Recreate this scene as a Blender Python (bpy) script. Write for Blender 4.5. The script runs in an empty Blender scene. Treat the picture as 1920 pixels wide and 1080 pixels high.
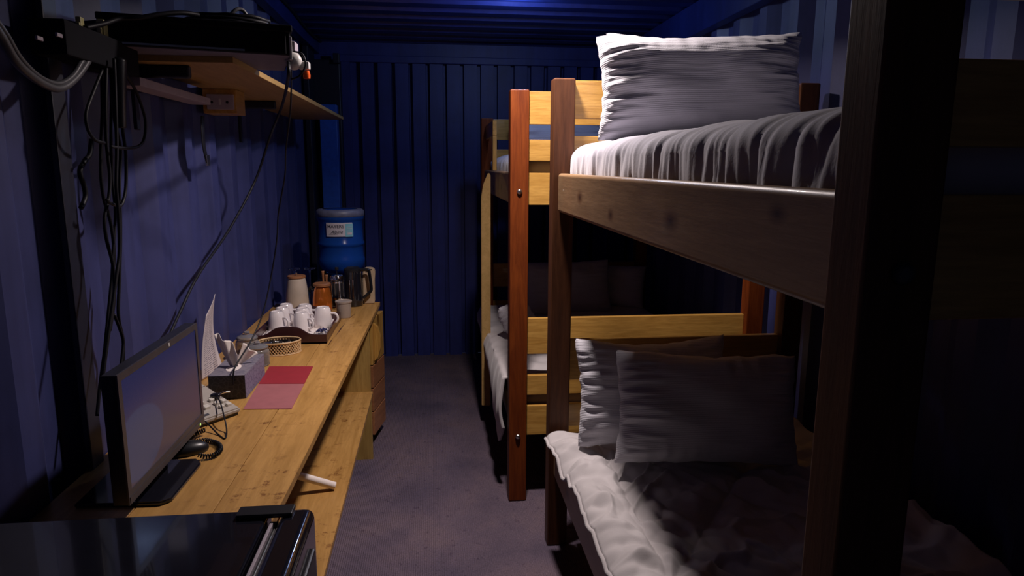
import bpy, bmesh, math, random
from mathutils import Vector, Matrix, noise
random.seed(7)
S = bpy.context.scene
# ------------------------------------------------------------------ camera
FPX = 1280.0; HC = 1.5
_Y = Vector((812-960, 311-540, FPX)).normalized()
_Z = -Vector((925-960, 7700-540, FPX)); _Z = (_Z - _Z.dot(_Y)*_Y).normalized()
_X = _Y.cross(_Z)
if _X.x < 0: _X = -_X
# rows of R: image-right, image-down, forward, in world axes
RX = Vector((_X[0], _Y[0], _Z[0])); RY = Vector((_X[1], _Y[1], _Z[1])); RF = Vector((_X[2], _Y[2], _Z[2]))
cam = bpy.data.objects.new('camera', bpy.data.cameras.new('camera')); S.collection.objects.link(cam)
cam.data.sensor_width = 36; cam.data.lens = FPX/1920*36; cam.data.clip_start = .05
cam.matrix_world = Matrix(((RX[0], -RY[0], -RF[0], 0), (RX[1], -RY[1], -RF[1], 0), (RX[2], -RY[2], -RF[2], HC), (0, 0, 0, 1)))
S.camera = cam
def at(u, v, **k):            # where the line of sight through a measured point meets a plane of the room
    d = RX*((u-960)/FPX) + RY*((v-540)/FPX) + RF
    a, val = list(k.items())[0]; i = 'xyz'.index(a); o = Vector((0, 0, HC))
    return o + d*((val-o[i])/d[i])
# ------------------------------------------------------------------ world, lights, exposure
W = bpy.data.worlds.new('World'); S.world = W; W.use_nodes = True
W.node_tree.nodes['Background'].inputs[0].default_value = (.20, .22, .42, 1)
W.node_tree.nodes['Background'].inputs[1].default_value = .045
def lamp(name, loc, power, col, r):
    l = bpy.data.lights.new(name, 'POINT'); l.energy = power; l.color = col; l.shadow_soft_size = r
    o = bpy.data.objects.new(name, l); o.location = loc; S.collection.objects.link(o); return o
_l = bpy.data.lights.new('ceiling_lamp_light', 'AREA'); _l.shape = 'DISK'; _l.size = .11; _l.energy = 24; _l.spread = math.radians(148); _l.color = (1, .86, .82)
_o = bpy.data.objects.new('ceiling_lamp_light', _l); _o.location = (.29, 2.39, 2.33); S.collection.objects.link(_o)   # a round down-facing ceiling lamp
lamp('rear_lamp_light', (.46, 3.80, 2.335), 9.0, (.45, .6, 1), .04)
S.view_settings.view_transform = 'Standard'; S.view_settings.look = 'None'
S.view_settings.exposure = 0; S.view_settings.gamma = 1; S.view_settings.use_curve_mapping = False
S.cycles.use_denoising = True; S.cycles.max_bounces = 8; S.cycles.sample_clamp_indirect = 3
S.cycles.caustics_reflective = False; S.cycles.caustics_refractive = False
# ------------------------------------------------------------------ materials
def nt(name):
    m = bpy.data.materials.new(name); m.use_nodes = True
    t = m.node_tree; return m, t, t.nodes['Principled BSDF']
def lk(t, a, b): t.links.new(a, b)
def nd(t, typ, **k):
    n = t.nodes.new(typ)
    for a, b in k.items(): setattr(n, a, b)
    return n
def coords(t, scale=(1, 1, 1), rnd=True, kind='Object'):
    tc = nd(t, 'ShaderNodeTexCoord'); mp = nd(t, 'ShaderNodeMapping'); mp.inputs['Scale'].default_value = scale
    lk(t, tc.outputs[kind], mp.inputs['Vector'])
    if rnd:
        oi = nd(t, 'ShaderNodeObjectInfo'); mm = nd(t, 'ShaderNodeMath', operation='MULTIPLY'); mm.inputs[1].default_value = 17
        lk(t, oi.outputs['Random'], mm.inputs[0]); lk(t, mm.outputs[0], mp.inputs['Location'])
    return mp.outputs[0]
def ramp(t, fac, stops):
    r = nd(t, 'ShaderNodeValToRGB'); e = r.color_ramp.elements
    while len(e) < len(stops): e.new(.5)
    for i, (p, c) in enumerate(stops): e[i].position = p; e[i].color = (*c, 1)
    lk(t, fac, r.inputs[0]); return r.outputs[0]
def noi(t, vec, scale, detail=4, rough=.5, dist=0):
    n = nd(t, 'ShaderNodeTexNoise'); n.inputs['Scale'].default_value = scale; n.inputs['Detail'].default_value = detail
    n.inputs['Roughness'].default_value = rough; n.inputs['Distortion'].default_value = dist; lk(t, vec, n.inputs['Vector']); return n.outputs[0]
def mixc(t, fac, a, b, mode='MIX'):
    n = nd(t, 'ShaderNodeMix', data_type='RGBA', blend_type=mode)
    for s, v in ((n.inputs[0], fac), (n.inputs[6], a), (n.inputs[7], b)):
        if hasattr(v, 'links') or hasattr(v, 'is_output'): lk(t, v, s)
        elif isinstance(v, (int, float)): s.default_value = v
        else: s.default_value = (*v, 1)
    return n.outputs[2]
def bump(t, bs, h, strength=.3, dist=.002):
    b = nd(t, 'ShaderNodeBump'); b.inputs['Strength'].default_value = strength; b.inputs['Distance'].default_value = dist
    lk(t, h, b.inputs['Height']); lk(t, b.outputs[0], bs.inputs['Normal'])
def plain(name, col, rough=.5, metal=0, var=.12, sc=30, spec=.5, coat=0, bmp=0):
    m, t, bs = nt(name); v = coords(t); n = noi(t, v, sc)
    a = tuple(c*(1-var) for c in col); b = tuple(min(1, c*(1+var)) for c in col)
    lk(t, ramp(t, n, [(.3, a), (.7, b)]), bs.inputs['Base Color'])
    bs.inputs['Roughness'].default_value = rough; bs.inputs['Metallic'].default_value = metal
    bs.inputs['Specular IOR Level'].default_value = spec; bs.inputs['Coat Weight'].default_value = coat
    if bmp: bump(t, bs, n, bmp)
    return m
def wood(name, c1, c2, axis='y', rough=.4, knots=True, spots=False, coat=0, spec=.5, fgrain=.8, kn=()):
    m, t, bs = nt(name); bs.inputs['Specular IOR Level'].default_value = spec
    sc = {'x': (1.2, 14, 14), 'y': (14, 1.2, 14), 'z': (14, 14, 1.2)}[axis]
    v = coords(t, sc)
    n1 = noi(t, v, 1.6, 5, .6, 1.2); n2 = noi(t, v, 9, 6, .65, .3)
    base = ramp(t, n1, [(.28, c2), (.5, tuple((a+b)/2 for a, b in zip(c1, c2))), (.72, c1)])
    fine = ramp(t, n2, [(.35, (.72, .68, .62)), (.6, (1, 1, 1))])
    c = mixc(t, fgrain, base, fine, 'MULTIPLY')
    oi = nd(t, 'ShaderNodeObjectInfo'); c = mixc(t, .5, c, ramp(t, oi.outputs['Random'], [(0, (.78, .76, .74)), (1, (1.15, 1.12, 1.08))]), 'MULTIPLY')
    for kx, kz, kr in kn:
        g = nd(t, 'ShaderNodeTexCoord'); mp = nd(t, 'ShaderNodeMapping'); mp.inputs['Location'].default_value = (0, -kx/kr*.55, -kz/kr); mp.inputs['Scale'].default_value = (0, .55/kr, 1/kr)
        lk(t, g.outputs['Object'], mp.inputs['Vector']); ln = nd(t, 'ShaderNodeVectorMath', operation='LENGTH'); lk(t, mp.outputs[0], ln.inputs[0])
        c = mixc(t, 1, c, ramp(t, ln.outputs['Value'], [(.08, (.20, .14, .10)), (.45, (.55, .46, .4)), (1, (1, 1, 1))]), 'MULTIPLY')
    if knots:
        ks = {'x': (2.2, 7, 7), 'y': (7, 2.2, 7), 'z': (7, 7, 2.2)}[axis]
        v2 = coords(t, ks); vo = nd(t, 'ShaderNodeTexVoronoi'); vo.inputs['Scale'].default_value = 1.0; lk(t, v2, vo.inputs['Vector'])
        k = ramp(t, vo.outputs['Distance'], [(.05, (.18, .11, .06)), (.085, (.5, .36, .22)), (.13, (1, 1, 1))])
        c = mixc(t, .85, c, k, 'MULTIPLY')
    if spots:
        v3 = coords(t, (1, 1, 1), False); s = noi(t, v3, 24, 6, .75); s2 = noi(t, v3, 2.6, 3)
        k = ramp(t, s, [(.55, (1, 1, 1)), (.64, (.34, .22, .16))]); c = mixc(t, ramp(t, s2, [(.46, (.03, .03, .03)), (.60, (.95, .95, .95))]), c, mixc(t, 1, c, k, 'MULTIPLY'))
    lk(t, c, bs.inputs['Base Color']); bs.inputs['Roughness'].default_value = rough; bs.inputs['Coat Weight'].default_value = coat
    bump(t, bs, n2, .25, .0015); return m
def cloth(name, col, stripe=0, rough=.9, var=.08):
    m, t, bs = nt(name); v = coords(t); n = noi(t, v, 220, 3)
    n2 = noi(t, v, 5, 4)
    a = tuple(c*(1-var) for c in col); b = tuple(min(1, c*(1+var)) for c in col)
    lk(t, ramp(t, n2, [(.3, a), (.7, b)]), bs.inputs['Base Color']); bs.inputs['Roughness'].default_value = rough
    bs.inputs['Sheen Weight'].default_value = .25
    if stripe:
        w = nd(t, 'ShaderNodeTexWave', bands_direction='Z'); w.inputs['Scale'].default_value = stripe; w.inputs['Distortion'].default_value = .6
        lk(t, coords(t, rnd=False), w.inputs['Vector'])
        ad = nd(t, 'ShaderNodeMath', operation='ADD'); lk(t, w.outputs['Fac'], ad.inputs[0]); lk(t, n, ad.inputs[1])
        bump(t, bs, ad.outputs[0], .35, .0015)
    else: bump(t, bs, n, .3, .001)
    return m
def glass(name, col, rough=.05, ior=1.45, alpha=None):
    m, t, bs = nt(name); bs.inputs['Base Color'].default_value = (*col, 1); bs.inputs['Roughness'].default_value = rough
    bs.inputs['Transmission Weight'].default_value = 1; bs.inputs['IOR'].default_value = ior
    if alpha is not None: bs.inputs['Alpha'].default_value = alpha
    return m
def paint(name, col, rough=.5):
    m, t, bs = nt(name); v = coords(t, rnd=False); n = noi(t, v, 3.0, 8, .65); n2 = noi(t, v, 90, 3)
    c = ramp(t, n, [(.25, tuple(x*.62 for x in col)), (.5, col), (.8, tuple(min(1, x*1.25) for x in col))])
    vs = coords(t, (9, 9, .7), False); st = noi(t, vs, 2.0, 5, .6)
    c = mixc(t, .5, c, ramp(t, st, [(.35, (.55, .55, .6)), (.6, (1, 1, 1))]), 'MULTIPLY')
    lk(t, c, bs.inputs['Base Color']); bs.inputs['Roughness'].default_value = rough
    bump(t, bs, n2, .15, .001); return m
M = {}
M['wall'] = paint('navy_blue_wall_paint', (.043, .050, .165), .5)
M['wall_back'] = paint('deep_blue_wall_paint', (.026, .038, .21), .5)
M['ceiling'] = paint('navy_ceiling_paint', (.010, .020, .14), .36)
M['bluepost'] = plain('bright_blue_paint', (.03, .12, .55), .4)
M['dark_paint'] = plain('near_black_blue_paint', (.008, .009, .025), .5)
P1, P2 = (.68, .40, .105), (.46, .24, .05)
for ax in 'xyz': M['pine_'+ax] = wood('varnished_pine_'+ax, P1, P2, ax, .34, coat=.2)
M['post'] = wood('red_brown_stained_wood', (.24, .055, .009), (.12, .022, .005), 'z', .5, knots=False, coat=.0, spec=.2)
M['post_brown'] = wood('brown_stained_wood', (.135, .050, .020), (.070, .025, .011), 'z', .5, knots=False, spec=.3)
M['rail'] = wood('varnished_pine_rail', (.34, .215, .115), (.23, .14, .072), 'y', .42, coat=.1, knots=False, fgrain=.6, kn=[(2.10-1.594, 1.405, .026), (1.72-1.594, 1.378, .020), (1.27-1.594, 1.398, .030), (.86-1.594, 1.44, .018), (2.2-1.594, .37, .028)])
M['railend'] = wood('varnished_pine_end_rail', (.42, .25, .11), (.26, .14, .055), 'x', .33, coat=.3)
M['desk'] = wood('birch_desk_wood', (.57, .32, .100), (.38, .20, .052), 'y', .42, knots=False, spots=True, coat=.05, fgrain=.45)
M['desk_under'] = wood('plywood', (.44, .29, .09), (.34, .21, .06), 'z', .5, knots=False)
M['shelf'] = wood('shelf_plywood', (.50, .32, .13), (.38, .25, .09), 'y', .55, knots=False, spec=.2, fgrain=.4)
M['carpet'] = None
def carpet():
    m, t, bs = nt('ribbed_grey_carpet'); v = coords(t, rnd=False)
    n = noi(t, v, 2.6, 6, .6); n2 = noi(t, v, 160, 3)
    c = ramp(t, n, [(.3, (.082, .064, .105)), (.5, (.14, .103, .145)), (.72, (.20, .14, .165))])
    vs = noi(t, v, 34, 5, .7); c = mixc(t, 1, c, ramp(t, vs, [(.60, (1, 1, 1)), (.68, (.55, .5, .6))]), 'MULTIPLY')
    c = mixc(t, .6, c, ramp(t, n2, [(.3, (.55, .55, .55)), (.7, (1.3, 1.3, 1.3))]), 'MULTIPLY')
    lk(t, c, bs.inputs['Base Color']); bs.inputs['Roughness'].default_value = .95
    w = nd(t, 'ShaderNodeTexWave', bands_direction='X'); w.inputs['Scale'].default_value = 38; w.inputs['Distortion'].default_value = .4
    lk(t, v, w.inputs['Vector']); ad = nd(t, 'ShaderNodeMath', operation='ADD'); lk(t, w.outputs['Fac'], ad.inputs[0]); lk(t, n2, ad.inputs[1])
    bump(t, bs, ad.outputs[0], .8, .004); return m
M['carpet'] = carpet()
M['linen'] = cloth('white_striped_cotton', (.58, .57, .63), 55)
M['sheet'] = cloth('white_cotton_sheet', (.44, .43, .50))
M['quilt'] = cloth('white_quilt_cotton', (.52, .49, .50))
M['mattress'] = cloth('mattress_ticking', (.5, .48, .5))
M['black'] = plain('black_plastic', (.012, .012, .016), .35, spec=.5)
M['blackgloss'] = plain('black_gloss_enamel', (.010, .010, .016), .12, coat=.5)
M['cable'] = plain('black_cable', (.009, .009, .014), .5, spec=.25)
M['matteblack'] = plain('matte_black_metal', (.006, .006, .010), .8, spec=.15)
M['dimgrey'] = plain('dim_grey_metal', (.16, .14, .19), .55)
M['mauve'] = plain('satin_grey_bezel', (.055, .050, .060), .4)
M['greycable'] = plain('grey_cable', (.085, .085, .095), .4)
M['steel'] = plain('brushed_steel', (.6, .58, .56), .28, 1)
M['chrome'] = plain('chrome', (.75, .74, .74), .08, 1)
M['white'] = plain('white_plastic', (.62, .60, .58), .4, var=.04)
M['lilac'] = plain('off_white_painted_board', (.42, .36, .42), .6, var=.05)
M['greyplastic'] = plain('warm_grey_plastic', (.42, .38, .34), .45, var=.05)
M['button'] = plain('pale_button', (.62, .58, .52), .4, var=.05)
M['ceramic'] = plain('white_ceramic', (.82, .76, .76), .18, var=.03, coat=.3)
M['cream'] = plain('cream_ceramic', (.62, .52, .42), .45, var=.1, sc=14, bmp=.5)
M['creamplastic'] = plain('cream_plastic', (.50, .38, .26), .4, var=.06)
M['copper'] = plain('copper_orange_glaze', (.75, .20, .03), .16, .55, var=.35, sc=9, coat=.4)
M['lidwood'] = wood('brown_lid_wood', (.45, .20, .09), (.30, .12, .05), 'x', .45, knots=False)
M['traywood'] = plain('dark_mahogany', (.045, .014, .018), .3, var=.25, sc=12, coat=.3)
M['red'] = plain('crimson_card', (.30, .018, .030), .6, var=.06)
M['pink'] = plain('dusty_rose_card', (.36, .12, .13), .6, var=.06)
M['bamboo'] = plain('bamboo_cane', (.62, .42, .22), .5, var=.2, sc=60)
M['tissue'] = plain('white_tissue', (.82, .74, .70), .9, var=.04)
M['glass'] = glass('clear_glass', (.95, .97, 1), .03)
M['frost'] = glass('cloudy_plastic', (.70, .58, .50), .3, 1.3)
M['frost'].node_tree.nodes['Principled BSDF'].inputs['Transmission Weight'].default_value = .5
M['jarglass'] = glass('jar_glass', (.8, .78, .78), .08, 1.3)
M['jarglass'].node_tree.nodes['Principled BSDF'].inputs['Transmission Weight'].default_value = .82
M['bottle'] = glass('blue_polycarbonate', (.02, .12, .60), .22, 1.2)
M['bottle'].node_tree.nodes['Principled BSDF'].inputs['Transmission Weight'].default_value = .55
M['water'] = glass('water', (.25, .55, 1), 0, 1.33)
M['foil'] = plain('silver_foil', (.75, .7, .6), .2, 1, var=.3, sc=60)
M['orangeneon'] = plain('orange_red_plastic', (.8, .12, .02), .2)
M['yellow'] = plain('pale_yellow_plastic', (.55, .50, .22), .4)
M['label'] = plain('white_label', (.60, .56, .62), .6, var=.04)
M['labelblue'] = plain('pale_cyan_label', (.22, .52, .62), .6, var=.08)
M['ink'] = plain('dark_ink', (.03, .03, .05), .6)
M['bluefabric'] = plain('navy_ribbon', (.02, .02, .10), .4)
# ------------------------------------------------------------------ building helpers
ROOTM = {}
def link(o): S.collection.objects.link(o); return o
def tag(o, label, cat, group=None):
    o['label'] = label; o['category'] = cat
    if group: o['group'] = group
    return o
def thing(name, label, cat, loc=(0, 0, 0), rz=0, group=None):
    o = link(bpy.data.objects.new(name, None)); o.location = loc; o.rotation_euler = (0, 0, rz); o.empty_display_size = .05
    tag(o, label, cat, group); ROOTM[o.name] = Matrix.Translation(loc) @ Matrix.Rotation(rz, 4, 'Z'); return o
def rootof(o):
    while o.parent: o = o.parent
    return o
def obj(name, bm, mat, parent=None, local=False, smooth=None, loc=None):
    """geometry is written in room coordinates unless local; a top-level mesh gets its origin at loc"""
    bmesh.ops.recalc_face_normals(bm, faces=bm.faces)
    if parent is not None and not local:
        r = rootof(parent)
        if r.name in ROOTM: bm.transform(ROOTM[r.name].inverted())
    if parent is None and not local:
        if loc is None:
            xs = [v.co for v in bm.verts]
            loc = Vector((sum(c.x for c in xs)/len(xs), sum(c.y for c in xs)/len(xs), min(c.z for c in xs)))
        bm.transform(Matrix.Translation(-Vector(loc)))
    me = bpy.data.meshes.new(name); bm.to_mesh(me); bm.free()
    if smooth is not None:
        me.polygons.foreach_set('use_smooth', [True]*len(me.polygons))
        if smooth < 180: 
            try: me.set_sharp_from_angle(angle=math.radians(smooth))
            except Exception: pass
    o = link(bpy.data.objects.new(name, me)); me.materials.append(M[mat] if isinstance(mat, str) else mat)
    if smooth in (35, 40):
        wn = o.modifiers.new('normals', 'WEIGHTED_NORMAL'); wn.weight = 90; wn.keep_sharp = True
    if parent is not None: o.parent = parent
    elif loc is not None:
        o.location = loc; ROOTM[o.name] = Matrix.Translation(loc)
    return o
def struct(name, bm, mat, parent=None, smooth=None):
    o = obj(name, bm, mat, parent, smooth=smooth)
    if parent is None: o['kind'] = 'structure'
    return o
def box(x0, x1, y0, y1, z0, z1, bev=0, bm=None, seg=2, rot=None, piv=None):
    b = bmesh.new(); bmesh.ops.create_cube(b, size=1)
    for v in b.verts:
        v.co = Vector(((x0+x1)/2+v.co.x*(x1-x0), (y0+y1)/2+v.co.y*(y1-y0), (z0+z1)/2+v.co.z*(z1-z0)))
    if bev: bmesh.ops.bevel(b, geom=b.edges[:], offset=bev, segments=seg, affect='EDGES', profile=.5)
    if rot:
        c = Vector(piv) if piv else Vector(((x0+x1)/2, (y0+y1)/2, (z0+z1)/2))
        b.transform(Matrix.Translation(c) @ Matrix.Rotation(rot, 4, 'Z') @ Matrix.Translation(-c))
    return join(bm, b)
def join(bm, b):
    if bm is None: return b
    me = bpy.data.meshes.new('tmp'); b.to_mesh(me); b.free(); bm.from_mesh(me); bpy.data.meshes.remove(me); return bm
def prism(poly, d, axis='z', bm=None, bev=0):
    """poly: 3D points of a flat outline; d: extrusion vector"""
    b = bmesh.new(); vs = [b.verts.new(p) for p in poly]; f = b.faces.new(vs)
    r = bmesh.ops.extrude_face_region(b, geom=[f]); 
    for v in r['geom']:
        if isinstance(v, bmesh.types.BMVert): v.co += Vector(d)
    if bev: bmesh.ops.bevel(b, geom=b.edges[:], offset=bev, segments=2, affect='EDGES')
    return join(bm, b)
def lathe(prof, c=(0, 0, 0), n=32, bm=None, cap0=True, cap1=True, sx=1, sy=1):
    b = bmesh.new(); rings = []
    for r, z in prof:
        rings.append([b.verts.new((c[0]+sx*r*math.cos(2*math.pi*i/n), c[1]+sy*r*math.sin(2*math.pi*i/n), c[2]+z)) for i in range(n)])
    for a, q in zip(rings, rings[1:]):
        for i in range(n): b.faces.new((a[i], a[(i+1) % n], q[(i+1) % n], q[i]))
    if cap0: b.faces.new(rings[0][::-1])
    if cap1: b.faces.new(rings[-1])
    return join(bm, b)
def smoothpath(pts, sub=8, closed=False):
    pts = [Vector(p) for p in pts]; out = []
    n = len(pts)
    for i in range(n-1):
        p0 = pts[max(i-1, 0)]; p1 = pts[i]; p2 = pts[i+1]; p3 = pts[min(i+2, n-1)]
        for k in range(sub):
            t = k/sub; out.append(.5*((2*p1)+(-p0+p2)*t+(2*p0-5*p1+4*p2-p3)*t*t+(-p0+3*p1-3*p2+p3)*t**3))
    out.append(pts[-1]); return out
def tube(pts, r, n=8, bm=None, smooth=True, sub=8, cap=True):
    p = smoothpath(pts, sub) if smooth else [Vector(q) for q in pts]
    b = bmesh.new(); rings = []; up = Vector((.13, .2, 1)).normalized()
    t0 = (p[1]-p[0]).normalized(); s = t0.cross(up).normalized()
    for i, q in enumerate(p):
        t = (p[min(i+1, len(p)-1)]-p[max(i-1, 0)]).normalized()
        s = (s - s.dot(t)*t).normalized(); u = t.cross(s)
        rr = r(i/(len(p)-1)) if callable(r) else r
        rings.append([b.verts.new(q+(s*math.cos(a)+u*math.sin(a))*rr) for a in [2*math.pi*k/n for k in range(n)]])
    for a, q in zip(rings, rings[1:]):
        for i in range(n): b.faces.new((a[i], a[(i+1) % n], q[(i+1) % n], q[i]))
    if cap: b.faces.new(rings[0][::-1]); b.faces.new(rings[-1])
    return join(bm, b)
def grid(fn, nu, nv, bm=None, closed_back=None):
    """fn(u,v)->point, u,v in 0..1"""
    b = bmesh.new(); g = [[b.verts.new(fn(i/nu, j/nv)) for i in range(nu+1)] for j in range(nv+1)]
    for j in range(nv):
        for i in range(nu): b.faces.new((g[j][i], g[j][i+1], g[j+1][i+1], g[j+1][i]))
    return join(bm, b)
def solid(bm, th):
    """give a sheet thickness"""
    bmesh.ops.recalc_face_normals(bm, faces=bm.faces)
    bmesh.ops.solidify(bm, geom=bm.faces[:]+bm.edges[:]+bm.verts[:], thickness=th); return bm
def N(x, y, z=0, s=1): return noise.noise(Vector((x*s, y*s, z*s)))
def copy_tree(o, parent=None):
    c = link(o.copy()); c.parent = parent
    for ch in list(o.children): copy_tree(ch, c)
    return c
# ================================================================== SETTING
XL, XR, YB, ZC = -.87, 1.50, 5.355, 2.39
Y0 = -.55
struct('floor', box(XL-.04, XR+.04, Y0, YB+.04, -.05, 0), 'carpet')
def corrugate(p0, p1, pitch, a, b_, c, depth, phase):
    """trapezoid profile: a = proud face, b_ = slope, c = recessed face; returns [(s, d)]"""
    out = []; s = p0-pitch*2+phase
    while s < p1+pitch:
        for ds, d in ((0, 0), (a, 0), (a+b_, depth), (a+b_+c, depth), (a+2*b_+c, 0)): out.append((s+ds, d))
        s += pitch
    out = [q for q in out if p0 <= q[0] <= p1]
    res = [(p0, out[0][1])]
    for q in out:
        if q[0]-res[-1][0] > 1e-5: res.append(q)
    res.append((p1, res[-1][1])); return res
def sheet(name, prof, place, z0, z1, mat, th=.004):
    b = bmesh.new()
    ring = [(s, d) for s, d in prof]+[(s, d+th) for s, d in reversed(prof)]
    lo = [b.verts.new(place(s, d, z0)) for s, d in ring]; hi = [b.verts.new(place(s, d, z1)) for s, d in ring]
    n = len(ring); h = n//2
    for i in range(n): b.faces.new((lo[i], lo[(i+1) % n], hi[(i+1) % n], hi[i]))
    for i in range(h-1):
        b.faces.new((lo[i], lo[n-1-i], lo[n-2-i], lo[i+1])); b.faces.new((hi[i], hi[i+1], hi[n-2-i], hi[n-1-i]))
    return struct(name, b, mat)
sheet('wall_left', corrugate(Y0, YB, .278, .072, .068, .070, .036, .072), lambda s, d, z: (XL-d, s, z), 0, ZC, 'wall')
sheet('wall_right', corrugate(Y0, YB, .278, .072, .068, .070, .036, .02), lambda s, d, z: (XR+d, s, z), 0, ZC, 'wall')
sheet('wall_back', corrugate(-.60, XR, .128, .097, .003, .025, .055, .074), lambda s, d, z: (s, YB+d, z), 0, 2.25, 'wall_back')
b = box(-.66, -.60, 5.33, 5.42, 0, 2.25); struct('trim_1', b, 'wall_back')                      # rear corner flange
b = box(XL, XR, 5.33, 5.42, 2.25, 2.30, .004); box(XL, XR, 5.345, 5.40, 2.30, ZC, bm=b); struct('trim_2', b, 'wall_back')  # rear header
b = box(XL, -.66, 5.24, 5.40, 0, 2.25, .006); box(-.70, -.655, 5.20, 5.24, 2.22, 2.29, .004, bm=b); box(XL-.001, XL+.035, 4.97, 5.24, 0, 2.30, .003, bm=b); struct('trim_3', b, 'dark_paint')  # corner post, plus a dark strip added to hide a brightly lit wall edge
b = box(XL, XL+.06, Y0, 5.33, 2.30, ZC, .004); struct('trim_4', b, 'ceiling')
b = box(XR-.06, XR, Y0, 5.33, 2.22, ZC, .004); struct('trim_5', b, 'ceiling')
b = box(XR-.16, XR, 5.24, 5.33, 0, 2.25, .006); struct('trim_6', b, 'wall_back')
# ceiling: cross-wise shallow corrugation
b = bmesh.new(); prof = corrugate(Y0, YB+.04, .209, .091, .0135, .091, .020, 0)
ring = prof+[(s, d+.004) for s, d in reversed(prof)]; n = len(ring); h = n//2
lo = [b.verts.new((XL-.04, s, ZC+d)) for s, d in ring]; hi = [b.verts.new((XR+.04, s, ZC+d)) for s, d in ring]
for i in range(n): b.faces.new((lo[i], lo[(i+1) % n], hi[(i+1) % n], hi[i]))
for i in range(h-1): b.faces.new((lo[i], lo[n-1-i], lo[n-2-i], lo[i+1])); b.faces.new((hi[i], hi[i+1], hi[n-2-i], hi[n-1-i]))
struct('ceiling', b, 'ceiling')
# bright blue upright in the far left corner
o = obj('corner_upright', box(-.795, -.675, 5.10, 5.20, 0, 1.925, .004), 'bluepost')
tag(o, 'bright blue painted upright post in far left corner behind water bottle', 'post')
# ================================================================== SOFT FURNISHINGS
def pillow(name, w, h, t, seed, nu=110, nv=72, wr=1.0, stripe='linen', sag=0):
    """local frame: x width, z height, y thickness; origin at bottom middle"""
    b = bmesh.new()
    def side(sg):
        g = []
        for j in range(nv+1):
            row = []
            for i in range(nu+1):
                u = -1+2*i/nu; v = -1+2*j/nv
                au, av = abs(u), abs(v)
                px = 1-.070*(1-av**2)*au**5-.014*av**12*au**6; pz = 1-.065*(1-au**2)*av**5-.02*au**12*av**6
                x = u*w/2*px; z = v*h/2*pz
                prof = max(0, (1-au**3.2))**.55*max(0, (1-av**3.0))**.60
                y = sg*t/2*prof
                # pulls running in from the seams
                eu = max(0, (au-.42)/.58); ev = max(0, (av-.50)/.50); env = (1-au**10)*(1-av**8)
                k1 = N(u*1.4+seed, v*9+.8*math.sin(u*3), sg*3+seed)
                k1b = N(u*2.4-seed, v*21+1.2*u, sg*5+seed)
                k2 = N(u*9+seed*2, v*1.4, sg*7-seed)
                k3 = N(u*2+seed, v*2.2, seed+sg)
                y += sg*wr*env*(.020*eu*k1+.010*eu*k1b+.012*ev*k2+.014*k3+.0016*N(u*3, v*26, seed))
                edge = max(au, av)**14
                z += wr*.006*edge*N(u*6, v*6, seed+9); x += wr*.005*edge*N(v*7, u*4, seed+4)
                z += -sag*(1-au**2)*(.5+.5*v)
                row.append(b.verts.new((x, y, z+h/2)))
            g.append(row)
        return g
    A = side(-1); B = side(1)
    for G in (A, B):
        for j in range(nv):
            for i in range(nu): b.faces.new((G[j][i], G[j][i+1], G[j+1][i+1], G[j+1][i]))
    bmesh.ops.remove_doubles(b, verts=b.verts, dist=.0004)
    # weld borders that did not meet
    be = [e for e in b.edges if e.is_boundary]
    if be:
        try: bmesh.ops.bridge_loops(b, edges=be)
        except Exception: pass
    o = obj(name, b, stripe, local=True, smooth=180); return o
def piping(pl, w, h, mat='linen'): pass
def place(o, loc, rz=0, tilt=0, roll=0):
    o.matrix_world = Matrix.Translation(loc) @ Matrix.Rotation(rz, 4, 'Z') @ Matrix.Rotation(tilt, 4, 'X') @ Matrix.Rotation(roll, 4, 'Y'); return o
# ================================================================== BUNK BEDS
PT = .08
def bunk(label, X0, X1, Yn, Yf, zt=1.81, inset=.028, ins=.02, pm='post'):
    t = thing('bunk_bed', label, 'bunk bed', ((X0+X1)/2, (Yn+Yf)/2, 0))
    for (xa, ya) in ((X0, Yn), (X1-PT, Yn), (X0, Yf-PT+.01), (X1-PT, Yf-PT+.01)):
        p = obj('post', box(xa, xa+PT, ya, ya+PT-.01, 0, zt, .007), pm, t, smooth=35)
        for z in (1.395, .312):
            s = -1
            yy = ya if ya == Yn else ya
            bb = lathe([(.0, 0), (.011, 0), (.012, .003), (.010, .008), (.005, .011)], n=16, cap0=False)
            bb.transform(Matrix.Translation((xa+PT*.5, ya, z)) @ Matrix.Rotation(math.radians(90), 4, 'X'))
            obj('bolt', bb, 'steel' if pm == 'post' else 'mauve', p, smooth=40)
    # end boards
    for ye in (Yn, Yf-PT+.01):
        y0 = ye+inset; y1 = y0+.026
        for z0, z1, nm, mt in ((1.672, zt-.004, 'end_board', 'pine_x'), (1.522, 1.61, 'end_board', 'pine_x'), (1.338, 1.473, 'end_rail', 'pine_x'),
                           (.682, .844, 'end_board', 'pine_x'), (.493, .584, 'end_board', 'pine_x'), (.305, .443, 'end_rail', 'pine_x')):
            obj(nm, box(X0+PT, X1-PT, y0, y1, z0, z1, .003), mt, t, smooth=35)
    # side rails, butting between the posts
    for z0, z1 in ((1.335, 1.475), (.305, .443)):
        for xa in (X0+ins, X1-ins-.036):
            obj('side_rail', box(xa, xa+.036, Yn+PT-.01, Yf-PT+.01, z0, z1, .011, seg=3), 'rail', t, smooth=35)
    # slats under the mattresses
    for zz in (1.36, .33):
        k = 0; y = Yn+.16
        while y < Yf-.12:
            obj('slat', box(X0+ins+.036, X1-ins-.036, y, y+.07, zz, zz+.018), 'pine_x', t); y += .15
        for xa in (X0+ins+.036, X1-ins-.036-.02):
            obj('cleat', box(xa, xa+.02, Yn+PT, Yf-PT, zz-.022, zz), 'pine_y', t)
    return t
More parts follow.
